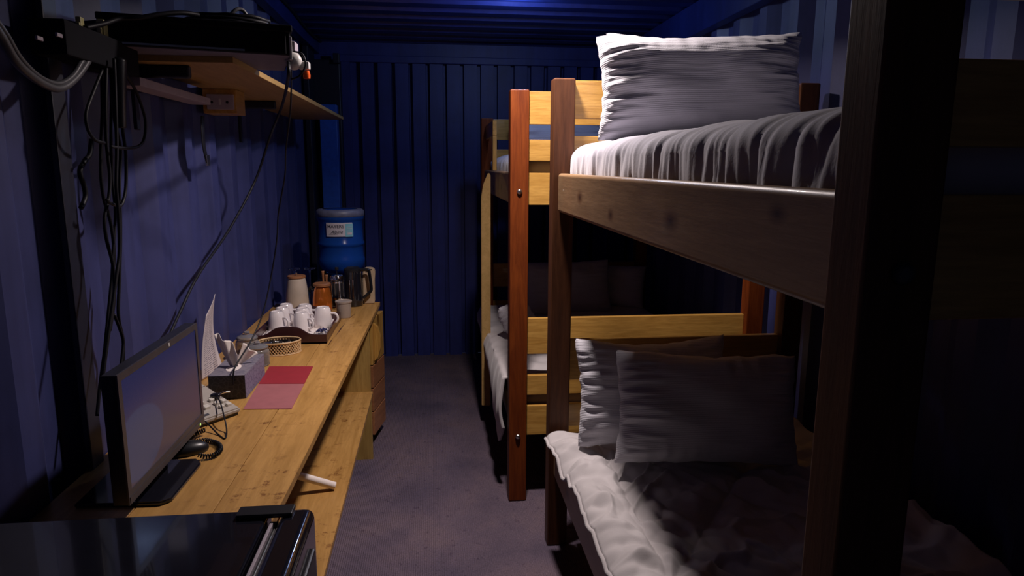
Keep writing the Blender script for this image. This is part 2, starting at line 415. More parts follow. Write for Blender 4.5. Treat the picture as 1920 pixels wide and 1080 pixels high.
B1 = bunk('near bunk bed, dark post close by the camera, boarded ends', .431, 1.438, .636, 2.552, pm='post_brown')
B2 = bunk('far bunk bed with red-brown posts and bright yellow end boards, against the back wall', .318, 1.473, 2.864, 4.66)
# guard rail on the wall side of both upper bunks, and the aisle guard board of the far bed
obj('guard_rail', box(.345, .37, 4.03, 4.592, 1.672, 1.76, .004), 'pine_y', B2, smooth=35)
obj('guard_stile', box(.345, .37, 4.03, 4.09, 1.475, 1.672, .004), 'pine_z', B2, smooth=35)

def mattress(name, label, x0, x1, y0, y1, z0, z1, seed, pleat=1, mat='sheet', nu=250, rise=0, group=None):
    """a soft block: section swept along y; fitted sheet gathered into pleats on the sides"""
    b = bmesh.new(); rows = []; ny = nu; ns = 56
    for j in range(ny+1):
        f = j/ny; y = y0+(y1-y0)*f
        endf = min(1, min(f, 1-f)*ny/7.0); er = math.sqrt(max(0, 1-(1-endf)**2))
        row = []
        for i in range(ns):
            a = 2*math.pi*i/ns; ca, sa = math.cos(a), math.sin(a)
            ex = abs(ca)**.38*(1 if ca > 0 else -1); ez = abs(sa)**.42*(1 if sa > 0 else -1)
            hx = (x1-x0)/2*(.975+.025*er); hz = (z1-z0)/2*(.80+.20*er)
            x = (x0+x1)/2+hx*ex; z = (z0+z1)/2+hz*ez
            sidef = min(1, max(0, abs(ca)-.12)/.35)*(1-.5*max(0, abs(sa)-.9)*10)
            sd = -1 if ca < 0 else 1
            hgt = (z-z0)/(z1-z0)
            pl = N(y*26+hgt*.9*math.sin(y*9), hgt*1.6+seed, sd*2)+.7*N(y*55, hgt*1.2, seed+5)
            pl2 = N(y*12, hgt*2, seed+3)
            x += sd*pleat*sidef*(.0085*pl+.008*pl2)*er
            topf = max(0, sa)**.5
            z += topf*(.006*N(x*6, y*6, seed)+.0035*N(x*14, y*14, seed)+rise*(1-f))+pleat*.004*topf*pl*min(1, abs(ca)*1.4)
            row.append(b.verts.new((x, y, z)))
        rows.append(row)
    for a, q in zip(rows, rows[1:]):
        for i in range(ns): b.faces.new((a[i], a[(i+1) % ns], q[(i+1) % ns], q[i]))
    for r, fl in ((rows[0], 1), (rows[-1], 0)):
        c = b.verts.new((sum((v.co for v in r), Vector())/ns))
        for i in range(ns): b.faces.new((r[i], r[(i+1) % ns], c))
    o = obj(name, b, mat, smooth=180); tag(o, label, 'mattress'); return o
mattress('mattress', 'mattress under gathered white sheet on the near upper bunk', .492, 1.385, .70, 2.475, 1.378, 1.592, 3)
mattress('mattress', 'mattress in white sheet on the far upper bunk', .378, 1.42, 2.93, 4.59, 1.378, 1.575, 8, nu=160)
mattress('mattress', 'thin mattress under the quilt of the near lower bunk', .492, 1.385, .70, 2.475, .348, .478, 12, .3, 'mattress', 60)
mattress('mattress', 'thin mattress of the far lower bunk, mostly hidden by bedding', .378, 1.42, 2.93, 4.59, .348, .50, 15, .3, 'mattress', 60)

# pillows: near upper bunk
o = pillow('pillow', .655, .338, .21, 1.3, sag=.010, wr=1.3); place(o, (.838, 2.12, 1.583), math.radians(-7), math.radians(-10), math.radians(-1.2))
tag(o, 'large white striped pillow propped up on the near upper bunk', 'pillow')
o = pillow('pillow', .62, .35, .12, 4.1, 70, 50); place(o, (.875, 2.315, 1.588), math.radians(-2), math.radians(-7), math.radians(2.5))
tag(o, 'pillow behind the propped one on the near upper bunk, only its white corner showing', 'pillow')
# near lower bunk
o = pillow('pillow', .63, .375, .17, 7.7, sag=.004, wr=1.2); place(o, (.885, 2.03, .530), math.radians(-2), math.radians(-17), math.radians(2.5))
tag(o, 'front pillow of the pair standing on the quilt of the near lower bunk', 'pillow')
o = pillow('pillow', .55, .39, .13, 9.2, 90, 60, sag=.02); place(o, (.765, 2.225, .525), math.radians(-3), math.radians(-12), math.radians(-1))
tag(o, 'rear pillow of the pair on the near lower bunk, left edge and top corner showing', 'pillow')
# far bed
o = pillow('pillow', .62, .33, .16, 11.2, 70, 50); place(o, (.79, 4.33, 1.572), math.radians(2), math.radians(-12))
tag(o, 'pillow on the far upper bunk seen behind the red-brown post', 'pillow')
o = pillow('pillow', .60, .36, .18, 14.2, 70, 50); place(o, (.86, 4.28, .545), math.radians(2), math.radians(-16), math.radians(-1))
tag(o, 'dim pillow standing on the far lower bunk', 'pillow')
o = pillow('pillow', .40, .30, .15, 16.2, 60, 44); place(o, (1.20, 4.42, .56), math.radians(-25), math.radians(-20))
tag(o, 'second dim pillow further right on the far lower bunk by the wall', 'pillow')
o = pillow('pillow', .26, .20, .14, 19.2, 50, 40); place(o, (.50, 3.62, .59), math.radians(60), math.radians(-35))
tag(o, 'small bluish cushion at the aisle edge of the far lower bunk', 'cushion')

def quilt(name, label, x0, x1, y0, y1, zt, seed, edge, nu=230, nv=330, th=.022):
    """quilted cover: seams pressed in, puffy cells, hanging aisle edge given by edge(y)->(dx, dz)"""
    def dline(x, y, a, sp, off):
        s = (x*math.cos(a)+y*math.sin(a)+off)/sp; return abs(s-round(s))*sp
    def fn(u, v):
        y = y0+(y1-y0)*v; x = x0+(x1-x0)*u
        dx, dz, hang = edge(y)
        d1 = dline(x, y, math.radians(38), .40, .10); d2 = dline(x, y, math.radians(-38), .40, .06)
        d3 = abs(x-(x0+.125-.02*math.sin(y*2))) if x < x0+.3 else 1
        d = min(d1, d2) if x > x0+.125 else 1; d = min(d, d3)
        puff = 1-math.exp(-d/.026)
        z = zt-.006+.022*puff
        e = x-x0
        # short tucks running in from the edge seam
        t = math.exp(-((e-.06)/.075)**2)
        z += .026*t*(N(y*11+2.2*e, e*3, seed)*.8+.6*N(y*24+6*e, e*4, seed+2))
        z += .012*N(x*7, y*7, seed)+.009*N(x*17, y*17, seed+1)+.010*puff*abs(N(x*12+y*9, y*10-x*6, seed+7))*2
        r = N(x*6.5+N(x*3, y*3, 5)*1.6, y*6.5, seed+11); z += .020*max(0, .2-abs(r))/.2*.7
        # rolled edge
        if e < .045:
            k = (1-e/.045); x += dx*k**1.2; z += dz*k**1.5-.010*k**4
        if x1-x < .06: z += .03*(1-(x1-x)/.06)
        return (x, y, z)
    b = grid(fn, nu, nv); solid(b, -th)
    o = obj(name, b, 'quilt', smooth=180); tag(o, label, 'quilt'); 
    pts = [Vector(fn(0, j/120)) for j in range(121)]
    obj('piping', tube([p+Vector((-.002, 0, -.006)) for p in pts], .007, 8, smooth=False), 'quilt', o, smooth=180)
    return o
def e1(y):
    f = max(0, min(1, (y-2.12)/.22))
    w = N(y*5, 2.2, 1)
    fold = math.exp(-((y-2.16)/.05)**2)
    return (-.012-.020*f+.006*w, -.022-.006*f+.012*w-.035*fold, 0)
quilt('quilt', 'rumpled white quilt with piped edge covering the near lower bunk', .447, 1.375, .70, 2.44, .490, 21, e1)

# far lower bunk bedding hanging down on the aisle side
def fn(u, v):
    y = 2.945+(4.55-2.945)*v
    L = .62; s = u*1.55
    reach = .30*max(0, 1-abs((y-3.05)/.75))**.6+.07+.02*N(y*4, 1, 3)
    if s < reach/ .62:  pass
    hx = 1.02
    tot = reach+hx; d = u*tot
    if d < reach:
        k = 1-d/reach
        x = .305-.035*math.sin(k*2.4)-.012*N(y*9, k*2, 4)-.020*k*N(y*5, 3, 2); z = .575-(reach-d)-.01*N(y*8, k*3, 9)
    else:
        e = d-reach; x = .305+e
        z = .572+.02*N(x*5, y*5, 7)+.01*N(x*13, y*12, 3)-.018*math.exp(-e/.02)
    return (x, y, z)
def fn2(u, v):
    y = 2.955+(4.5-2.955)*v
    reach = .10+.26*math.exp(-((y-3.12)/.22)**2)+.10*math.exp(-((y-3.6)/.3)**2)
    tot = reach+1.08; d = u*tot
    if d < reach:
        k = 1-d/reach
        x = .300-.022*math.sin(k*3.0)+.014*N(y*10, k*1.5, 4); z = .560-(reach-d)
    else:
        e = d-reach; x = .300+e
        z = .572-.012*math.exp(-e/.03)+.018*N(x*5, y*5, 7)+.008*N(x*13, y*12, 3)
    return (x, y, z)
b = grid(fn2, 150, 150); solid(b, .014)
o = obj('blanket', b, 'quilt', smooth=180); tag(o, 'white blanket of the far lower bunk hanging down the aisle side', 'blanket')
# board with rounded top hooked on the far bed
b = bmesh.new(); pts = []
x0, x1 = .262, .314
prof = [(x0, .12), (x1, .12), (x1, 1.455), (x1-.012, 1.465), (x0+.035, 1.455), (x0+.012, 1.40), (x0, 1.33)]
b = prism([(x, 3.80, z) for x, z in prof], (0, .032, 0), bev=.004)
o = obj('bed_ladder_rail', b, 'shelf', smooth=40); tag(o, 'slim tan wooden board with curved top standing against the far bunk', 'board')
# ================================================================== DESK
D = thing('desk', 'long desk of yellow wooden planks along the left wall', 'desk', (-.6, 2.5, 0))
for xa, xb in ((-.868, -.669), (-.667, -.4925)):
    obj('plank', box(xa, xb, 1.29, 3.80, .728, .75, .0012, seg=1), 'desk', D)
def plate(p, mat='desk', nm='plank'):
    b = prism(p, (0, 0, .022), bev=.0012); return obj(nm, b, mat, D)
plate([(-.4905, 1.29, .728), (-.357, 1.29, .728), (-.344, 1.80, .728), (-.330, 2.60, .728), (-.306, 3.80, .728), (-.4905, 3.80, .728)])
obj('support_panel', box(-.868, -.332, 3.392, 3.412, 0, .728), 'desk_under', D)
obj('support_panel', box(-.868, -.375, 1.30, 1.318, 0, .728), 'desk_under', D)
obj('lower_shelf', box(-.868, -.322, 1.318, 3.392, .346, .366, .0015, seg=1), 'desk', D)
obj('back_cleat', box(-.868, -.848, 1.318, 3.392, .66, .728), 'desk_under', D)
# scratches: long open crack in the desk top
b = bmesh.new()
for p, q, w in ((at(613, 652, z=.7503), at(625, 632, z=.7503), .0022), (at(628, 632, z=.7503), at(648, 604, z=.7503), .0028), (at(650, 601, z=.7503), at(668, 586, z=.7503), .0018)):
    d = (q-p).normalized(); s = Vector((-d.y, d.x, 0))*w
    vs = [b.verts.new(c) for c in (p, (p+q)/2+s, q, (p+q)/2-s)]; f = b.faces.new(vs)
obj('crack', b, 'traywood', D)
# cabinet beyond the desk end panel
CX, CY = Vector((-.335, 3.57, 0)), Vector((-.292, 3.80, 0))
ang = math.atan2(CY.y-CX.y, CY.x-CX.x)
K = thing('cabinet', 'small wooden cabinet with drawers under the far end of the desk', 'cabinet', (CX.x, CX.y, 0), ang)
Lc = (CY-CX).length
def cb(*a, **k): return box(*a, **k)     # cabinet frame: x along the front, y into the cabinet
b = cb(0, Lc, .02, .44, .05, .70, .003); obj('body', b, 'desk_under', K, local=True)
obj('plinth', cb(.02, Lc-.02, .04, .42, 0, .05), 'traywood', K, local=True)
dr = obj('door', cb(0, Lc, 0, .018, .452, .70, .002), 'pine_z', K, local=True)
b = prism([(.03, 0, .675), (.03, -.022, .655), (.03, -.036, .60), (.03, -.036, .54), (.03, -.020, .485), (.03, 0, .465)], (.022, 0, 0), bev=.002)
h_ = obj('handle', b, 'pine_z', dr, local=True)
for z0, z1 in ((.325, .445), (.195, .318), (.06, .188)):
    w_ = obj('drawer', cb(0, Lc, 0, .018, z0, z1, .002), 'lidwood', K, local=True)
# ================================================================== FRIDGE (near left)
F = thing('mini_fridge', 'black glossy mini fridge at the near end of the desk', 'fridge', (-.55, .98, 0))
obj('body', box(-.845, -.318, .66, 1.262, .02, .85, .008), 'blackgloss', F, smooth=35)
obj('gasket', box(-.316, -.300, .68, 1.235, .06, .838, .002), 'black', F)
obj('seal_strip', box(-.311, -.305, .68, 1.215, .06, .846, .001), 'lilac', F)
b = box(-.300, -.236, .655, 1.262, .05, .852, .018, seg=4); dd = obj('door', b, 'blackgloss', F, smooth=40)
obj('handle_lip', box(-.238, -.228, .70, 1.20, .74, .80, .004), 'black', dd, smooth=40)
obj('hinge_cover', box(-.375, -.272, 1.222, 1.258, .850, .860, .003), 'black', F, smooth=40)
for xx in (-.82, -.36):
    obj('foot', lathe([(.02, 0), (.02, .022)], (xx, .70, 0), 16), 'black', F); obj('foot', lathe([(.02, 0), (.02, .022)], (xx, 1.22, 0), 16), 'black', F)
# ================================================================== MONITOR
MO = thing('monitor', 'black flat computer monitor on the desk turned toward the aisle', 'monitor', (-.68, 1.62, .75))
MX = -.645; MY0, MY1, MZ0, MZ1 = 1.417, 1.897, .792, 1.077
bz = .016; hb = .030
b = box(MX-.034, MX-.004, MY0, MY1, MZ0, MZ1, .003)
ca = obj('casing', b, 'black', MO, smooth=35)
b = box(MX-.004, MX, MY0, MY1, MZ1-bz, MZ1); box(MX-.004, MX, MY0, MY1, MZ0, MZ0+hb, bm=b)
box(MX-.004, MX, MY0, MY0+bz, MZ0+hb, MZ1-bz, bm=b); box(MX-.004, MX, MY1-bz, MY1, MZ0+hb, MZ1-bz, bm=b)
obj('bezel', b, 'mauve', MO)
obj('chin_strip', box(MX, MX+.0015, MY0+.004, MY1-.004, MZ0+.002, MZ0+.017), 'mauve', MO)
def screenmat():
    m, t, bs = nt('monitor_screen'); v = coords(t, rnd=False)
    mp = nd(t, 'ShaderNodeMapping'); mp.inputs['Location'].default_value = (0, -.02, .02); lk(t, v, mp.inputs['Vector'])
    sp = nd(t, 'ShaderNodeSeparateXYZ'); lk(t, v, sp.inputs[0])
    c = ramp(t, sp.outputs[2], [(.10, (.044, .027, .033)), (.17, (.032, .024, .038)), (.24, (.016, .016, .052)), (.31, (.011, .013, .052))])  # reflected room painted in as a mauve-to-blue gradient
    # painted room reflection: a rounded paler shape over the night-blue part
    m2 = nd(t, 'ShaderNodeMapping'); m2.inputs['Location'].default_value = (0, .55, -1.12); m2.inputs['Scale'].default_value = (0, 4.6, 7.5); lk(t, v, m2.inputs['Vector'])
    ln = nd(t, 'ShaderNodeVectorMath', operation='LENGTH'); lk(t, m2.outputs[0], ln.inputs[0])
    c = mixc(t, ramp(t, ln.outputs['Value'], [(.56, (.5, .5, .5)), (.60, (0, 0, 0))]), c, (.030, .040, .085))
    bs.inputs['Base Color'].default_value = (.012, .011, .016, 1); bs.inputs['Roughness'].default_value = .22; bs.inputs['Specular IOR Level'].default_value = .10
    lk(t, c, bs.inputs['Emission Color']); bs.inputs['Emission Strength'].default_value = 1.0  # emission stands in for light reflected off the screen
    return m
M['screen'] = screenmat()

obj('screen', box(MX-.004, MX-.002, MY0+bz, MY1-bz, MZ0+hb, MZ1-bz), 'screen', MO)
m, t, bs = nt('green_led'); bs.inputs['Emission Color'].default_value = (.5, 1, .05, 1); bs.inputs['Emission Strength'].default_value = .8; M['led'] = m
obj('power_light', box(MX+.001, MX+.0025, 1.855, 1.861, MZ0+.006, MZ0+.011), 'led', MO)
obj('badge', box(MX, MX+.001, 1.69, 1.697, MZ1-.012, MZ1-.004), 'white', MO)
obj('neck', box(MX-.075, MX-.034, 1.60, 1.72, .757, .95, .01), 'black', MO, smooth=40)
b = prism([(-.80, 1.50, .7502), (-.615, 1.492, .7502), (-.597, 1.51, .7502), (-.594, 1.70, .7502), (-.612, 1.725, .7502), (-.80, 1.725, .7502)], (0, 0, .010), bev=.003)
obj('base', b, 'blackgloss', MO, smooth=40)
# ================================================================== TELEPHONE
A = Vector((-.594, 2.065, 0)); u_ = Vector((-.62, -.78, 0)); v_ = Vector((-.78, .62, 0))
T = thing('telephone', 'light grey desk telephone with square buttons beside the monitor', 'telephone', (A.x, A.y, .75), math.atan2(u_.y, u_.x))
# frame: x along the front edge (towards the wall/camera), y backwards is negative of v
def tp(x, y, z):
    w = A+u_*x+v_*y; return Vector((w.x, w.y, .75+z))
def tz(y): return .022+.24*y
TW, TL = .185, .255
vs = [tp(x, y, z) for x, y, z in ((0, 0, .008), (TW, 0, .008), (TW, TL, .008), (0, TL, .008))]+[tp(x, y, tz(y)) for x, y in ((0, 0), (TW, 0), (TW, TL), (0, TL))]
b = bmesh.new(); q = [b.verts.new(p) for p in vs]
for f in ((0, 3, 2, 1), (4, 5, 6, 7), (0, 1, 5, 4), (1, 2, 6, 5), (2, 3, 7, 6), (3, 0, 4, 7)): b.faces.new([q[i] for i in f])
bmesh.ops.bevel(b, geom=b.edges[:], offset=.004, segments=2, affect='EDGES')
obj('body', b, 'greyplastic', T, smooth=35)
vs = [tp(x, y, z) for x, y, z in ((.006, .006, 0), (TW-.004, .006, 0), (TW-.004, TL-.006, 0), (.006, TL-.006, 0))]+[tp(x, y, z) for x, y, z in ((.006, .006, .02), (TW-.004, .006, .02), (TW-.004, TL-.006, .03), (.006, TL-.006, .03))]
b = bmesh.new(); q = [b.verts.new(p) for p in vs]
for f in ((0, 3, 2, 1), (4, 5, 6, 7), (0, 1, 5, 4), (1, 2, 6, 5), (2, 3, 7, 6), (3, 0, 4, 7)): b.faces.new([q[i] for i in f])
obj('base', b, 'black', T)
def button(x, y, w, l, name='button', mat='button', hh=.006):
    vs = [tp(x+a, y+c, tz(y+c)+d) for d in (-.002, hh) for a, c in ((-w/2, -l/2), (w/2, -l/2), (w/2, l/2), (-w/2, l/2))]
    b = bmesh.new(); q = [b.verts.new(p) for p in vs]
    for f in ((0, 3, 2, 1), (4, 5, 6, 7), (0, 1, 5, 4), (1, 2, 6, 5), (2, 3, 7, 6), (3, 0, 4, 7)): b.faces.new([q[i] for i in f])
    bmesh.ops.bevel(b, geom=b.edges[:], offset=.001, segments=1, affect='EDGES'); return obj(name, b, mat, T)
for i in range(3):
    for j in range(4): button(.080+.030*i, .050+.029*j, .019, .015, hh=.009)
for i in range(2):
    for j in range(3): button(.020+.024*i, .030+.024*j, .015, .012, hh=.008)
button(.12, .018, .05, .007, 'slide_key', 'ink', .003)
button(.055, .165, .10, .003, 'seam', 'ink', .001); button(.04, .195, .03, .012, 'display', 'ink', .002)
# computer mouse behind the monitor base
def mouse(u, v):
    th = math.pi*u; ph = 2*math.pi*v
    return None
b = bmesh.new(); bmesh.ops.create_uvsphere(b, u_segments=32, v_segments=18, radius=1)
for v in b.verts:
    x, y, z = v.co; z = max(z, -.35); v.co = Vector((x*.030*(1-.10*y), y*.052, (z+.35)*.024))
b.transform(Matrix.Translation((-.655, 1.785, .7502)) @ Matrix.Rotation(math.radians(-68), 4, 'Z'))
MS = obj('computer_mouse', b, 'black', smooth=60); tag(MS, 'black domed computer mouse on the desk behind the monitor base', 'mouse')
def coil(path, R, r, turns, n=6):
    p = smoothpath(path, 24); L = [0]
    for a, c in zip(p, p[1:]): L.append(L[-1]+(c-a).length)
    out = []; tot = turns*14; k = 0
    for i in range(tot+1):
        s = L[-1]*i/tot
        while k < len(L)-2 and L[k+1] < s: k += 1
        f = (s-L[k])/max(1e-9, L[k+1]-L[k]); c = p[k].lerp(p[k+1], f); t = (p[k+1]-p[k]).normalized()
        sd = t.cross(Vector((0, 0, 1))).normalized(); up = sd.cross(t); a = 2*math.pi*i/14
        out.append(c+sd*math.cos(a)*R+up*math.sin(a)*R)
    return tube(out, r, n, smooth=False)
zz = .7585
pa = [at(384, 806, z=.765), at(362, 816, z=.762), at(352, 829, z=zz), at(385, 826, z=zz), at(408, 832, z=zz), at(413, 843, z=zz), at(402, 853, z=zz), at(384, 856, z=zz), at(372, 852, z=.765)]
obj('coiled_cord', coil(pa, .0055, .0017, 46), 'cable', T, smooth=180)
# small microphone resting on the telephone, its lead bent down to the desk
mp = at(404, 742, z=.802)
MC = thing('clip_microphone', 'small dark shiny clip microphone lying on the telephone buttons', 'microphone', tuple(mp))
b = bmesh.new(); bmesh.ops.create_icosphere(b, subdivisions=3, radius=.011); b.transform(Matrix.Translation(mp) @ Matrix.Diagonal((1.5, 1, .85, 1))); obj('head', b, 'blackgloss', MC, smooth=180)
obj('clip', tube([mp+Vector((.004, .005, .0)), mp+Vector((.02, .018, .004)), mp+Vector((.035, .03, .002))], .003, 8), 'chrome', MC, smooth=180)
obj('lead', tube([mp, at(412, 752, z=.80), at(420, 780, z=.785), at(425, 806, z=.758), at(422, 822, z=.7525), at(410, 815, z=.7525), at(395, 800, z=.765), at(385, 790, z=.775)], .0022, 8), 'cable', MC, smooth=180)
# ================================================================== THINGS ON THE DESK
TB = thing('tissue_box', 'patterned grey-blue tissue box on the desk beside the telephone', 'tissue box', (-.675, 2.34, .75))
def tissuemat(name, c1, c2, sc):
    m, t, bs = nt(name); v = coords(t, rnd=False)
    vo = nd(t, 'ShaderNodeTexVoronoi', feature='DISTANCE_TO_EDGE'); vo.inputs['Scale'].default_value = sc; lk(t, v, vo.inputs['Vector'])
    lk(t, ramp(t, vo.outputs[0], [(.03, c2), (.10, c1)]), bs.inputs['Base Color']); bs.inputs['Roughness'].default_value = .5; return m
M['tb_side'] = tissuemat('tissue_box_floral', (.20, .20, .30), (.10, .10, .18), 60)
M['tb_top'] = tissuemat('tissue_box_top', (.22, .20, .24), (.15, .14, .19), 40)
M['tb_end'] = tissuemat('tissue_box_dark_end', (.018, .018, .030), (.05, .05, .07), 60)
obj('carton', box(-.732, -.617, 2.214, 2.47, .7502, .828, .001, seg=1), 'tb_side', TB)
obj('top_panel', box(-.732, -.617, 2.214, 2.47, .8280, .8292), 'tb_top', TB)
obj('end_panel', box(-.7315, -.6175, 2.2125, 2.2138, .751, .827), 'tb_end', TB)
obj('opening', lathe([(.028, 0), (.028, .0008)], (-.675, 2.30, .8292), 28, sx=.8, sy=1.5), 'tissue', TB)
def tis(u, v):
    a = (u-.5)*2; w = .014+.030*v
    x = -.678+a*w-.022*v; y = 2.32+.012*math.sin(u*11)*(.4+.6*v)-.02*a*v
    z = .829+.088*v+(.018*(1-u)*v*v)-.035*max(0, a)*v*v+.006*math.sin(u*11)*v
    return (x, y, z)
b = grid(tis, 30, 16); solid(b, .0012); obj('tissue', b, 'tissue', TB, smooth=180)
b = grid(lambda u, v: (-.672+.040*v+(u-.5)*(.018+.028*v), 2.345+.008*math.sin(u*9)*(.3+v)+.01*v, .829+.072*v-.040*v*u), 20, 12); solid(b, .0012); obj('tissue', b, 'tissue', TB, smooth=180)
# two-tone folder
FO = thing('folder', 'two-tone crimson and dusty rose folded card lying on the desk', 'folder', (-.54, 2.33, .75))
def quadslab(pts, th, bev=0): return prism(pts, (0, 0, th), bev=bev)
zc = .7505
q = [at(505, 688, z=zc), at(587, 688, z=zc), at(567, 725, z=zc), at(485, 725, z=zc)]; 
c1, c2, c3, c4 = [at(*p, z=zc) for p in ((505, 688), (587, 688), (547, 767), (456, 768))]
f1 = c4.lerp(c1, .54); f2 = c3.lerp(c2, .54)
obj('rear_panel', quadslab([c1, c2, f2, f1], .0025), 'red', FO); obj('front_panel', quadslab([f1, f2, c3, c4], .0018), 'pink', FO)
# printed sheets standing against the wall
def sheetmat():
    m, t, bs = nt('printed_paper'); v = coords(t, kind='UV', rnd=False)
    tc = nd(t, 'ShaderNodeTexCoord'); sp = nd(t, 'ShaderNodeSeparateXYZ'); lk(t, tc.outputs['UV'], sp.inputs[0])
    w = nd(t, 'ShaderNodeMath', operation='MULTIPLY'); w.inputs[1].default_value = 34; lk(t, sp.outputs[1], w.inputs[0])
    fr = nd(t, 'ShaderNodeMath', operation='FRACT'); lk(t, w.outputs[0], fr.inputs[0])
    gt = nd(t, 'ShaderNodeMath', operation='GREATER_THAN'); gt.inputs[1].default_value = .62; lk(t, fr.outputs[0], gt.inputs[0])
    mp = nd(t, 'ShaderNodeMapping'); mp.inputs['Scale'].default_value = (16, 34, 1); lk(t, tc.outputs['UV'], mp.inputs[0])
    n = noi(t, mp.outputs[0], 1.5, 2); g2 = nd(t, 'ShaderNodeMath', operation='GREATER_THAN'); g2.inputs[1].default_value = .46; lk(t, n, g2.inputs[0])
    m1 = nd(t, 'ShaderNodeMath', operation='MULTIPLY'); lk(t, gt.outputs[0], m1.inputs[0]); lk(t, g2.outputs[0], m1.inputs[1])
    gx = nd(t, 'ShaderNodeMath', operation='COMPARE'); lk(t, sp.outputs[0], gx.inputs[0]); gx.inputs[1].default_value = .45; gx.inputs[2].default_value = .33
    m2 = nd(t, 'ShaderNodeMath', operation='MULTIPLY'); lk(t, m1.outputs[0], m2.inputs[0]); lk(t, gx.outputs[0], m2.inputs[1])
    lk(t, mixc(t, m2.outputs[0], (.62, .56, .58), (.16, .14, .20)), bs.inputs['Base Color']); bs.inputs['Roughness'].default_value = .7; return m
M['print'] = sheetmat()
def paper(fnc, nu, nv, name, label):
    b = bmesh.new(); uv = b.loops.layers.uv.new('UVMap')
    g = [[b.verts.new(fnc(i/nu, j/nv)) for i in range(nu+1)] for j in range(nv+1)]
    for j in range(nv):
        for i in range(nu):
            f = b.faces.new((g[j][i], g[j][i+1], g[j+1][i+1], g[j+1][i]))
            for l, (a, c) in zip(f.loops, ((i, j), (i+1, j), (i+1, j+1), (i, j+1))): l[uv].uv = (a/nu, c/nv)
    solid(b, .0008); o = obj(name, b, 'print', smooth=180); tag(o, label, 'paper'); return o
pl0, pr0 = at(380, 706, z=.7508), at(414, 690, z=.7508)
pl0 = at(378, 712, y=2.42); pr0 = at(419, 690, y=2.56); ptl = at(386, 592, y=2.42); ptr = at(403, 551, y=2.56)
pl0.z = pr0.z = .7508
def pf(u, v):
    lo_ = pl0.lerp(pr0, u); hi_ = ptl.lerp(ptr, u); p = lo_.lerp(hi_, v)
    p.x += -.020*math.sin(v*math.pi)*(.3+.7*u)+.0*u; p.y += .012*math.sin(u*math.pi); return p
paper(pf, 16, 30, 'instruction_sheet', 'tall curled printed sheet leaning up behind the monitor')
# glass jars
def jar(lab, x, y, r, h, fill):
    J = thing('glass_jar', lab, 'jar', (x, y, .75), group=None)
    obj('body', lathe([(r*.9, 0), (r, .006), (r, h*.62), (r*.94, h*.70), (r*.86, h*.74), (r*.86, h*.80), (r*.82, h*.80), (r*.82, h*.74), (r*.9, h*.69), (r*.95, h*.6), (r*.95, .01), (.001, .006)], (x, y, .7502), 28, cap1=False), 'jarglass', J, smooth=40)
    obj('filling', lathe([(r*.86, 0), (r*.9, .004), (r*.9, h*fill), (r*.5, h*fill+.006), (.001, h*fill+.004)], (x, y, .758), 24), 'lidwood', J, smooth=40)
    l = obj('lid', lathe([(r*.9, 0), (r*.92, .004), (r*.80, h*.10), (r*.5, h*.155), (r*.18, h*.17), (r*.16, h*.20), (r*.26, h*.24), (r*.22, h*.29), (.001, h*.30)], (x, y, .7502+h*.80), 28), 'jarglass', J, smooth=60)
    return J
jar('lidded clear glass jar between the tissue box and the cane basket', -.672, 2.60, .043, .085, .30)
jar('second glass jar with a domed lid, nearer the wall behind the tissue box', -.735, 2.70, .044, .10, .25)
# cane basket with sachets
bx, by, ba, bb_ = -.632, 2.775, .083, .058
CB = thing('cane_basket', 'small oval woven cane basket in front of the cup tray', 'basket', (bx, by, .75), math.radians(12))
def ell(a, z, k=1): return Vector((ba*k*math.cos(a), bb_*k*math.sin(a), z))
b = bmesh.new(); nst = 44
for dirn in (1, -1):
    for i in range(nst):
        a0 = 2*math.pi*i/nst; pts = [ell(a0+dirn*k*.105, .004+.011*k, 1+(.012 if (k+i) % 2 else -.005)) for k in range(5)]
        tube(pts, .0022, 5, bm=b, smooth=False, cap=False)
w_ = obj('weave', b, 'bamboo', CB, local=True, smooth=180); w_['kind'] = 'stuff'
for z, r_ in ((.002, .0032), (.050, .0038)):
    pts = [ell(2*math.pi*i/48, z, 1.01) for i in range(49)]; obj('rim', tube(pts, r_, 8, smooth=False, cap=False), 'bamboo', CB, local=True, smooth=180)
obj('base', lathe([(1, 0), (1, .003)], (0, 0, .0005), 40, sx=ba*.97, sy=bb_*.97), 'bamboo', CB, local=True)
b = lathe([(1.0, 0), (1.0, .035)], (0, 0, .006), 40, sx=ba*.93, sy=bb_*.93, cap1=False); obj('lining', b, 'black', CB, local=True)
sach = None
slab = ['foil sachet at the centre of the cane basket', 'foil sachet in the cane basket, on the side facing the wall', 'foil sachet in the cane basket, nearest the telephone',
    'foil sachet in the cane basket, on the aisle side', 'foil sachet in the cane basket, nearest the tray', 'foil sachet at the left rim of the cane basket', 'foil sachet at the right rim of the cane basket']
sang = [0, 2.9, 4.5, .6, 1.7, 3.5, 5.8]; srad = [.05, .55, .5, .5, .5, .8, .8]
for i in range(7):
    a = sang[i]; rr = srad[i]; p = (bx+ba*rr*math.cos(a)*.72, by+bb_*rr*math.sin(a)*.72, .786+.003*(i % 3))
    if sach is None:
        def sf(u, v): return ((u-.5)*.042, (v-.5)*.024, .0035*math.sin(u*math.pi)*math.sin(v*math.pi)+.0015*math.sin(u*25)*abs(u-.5)*2)
        b = grid(sf, 10, 6); solid(b, .0015); sach = obj('sachet', b, 'foil', local=True, smooth=180); s_ = sach
    else: s_ = link(sach.copy())
    s_.location = p; s_.rotation_euler = (random.uniform(-.5, .5), random.uniform(-.4, .4), random.uniform(0, 3))
    tag(s_, slab[i], 'sachet', 'foil sachets in the cane basket')
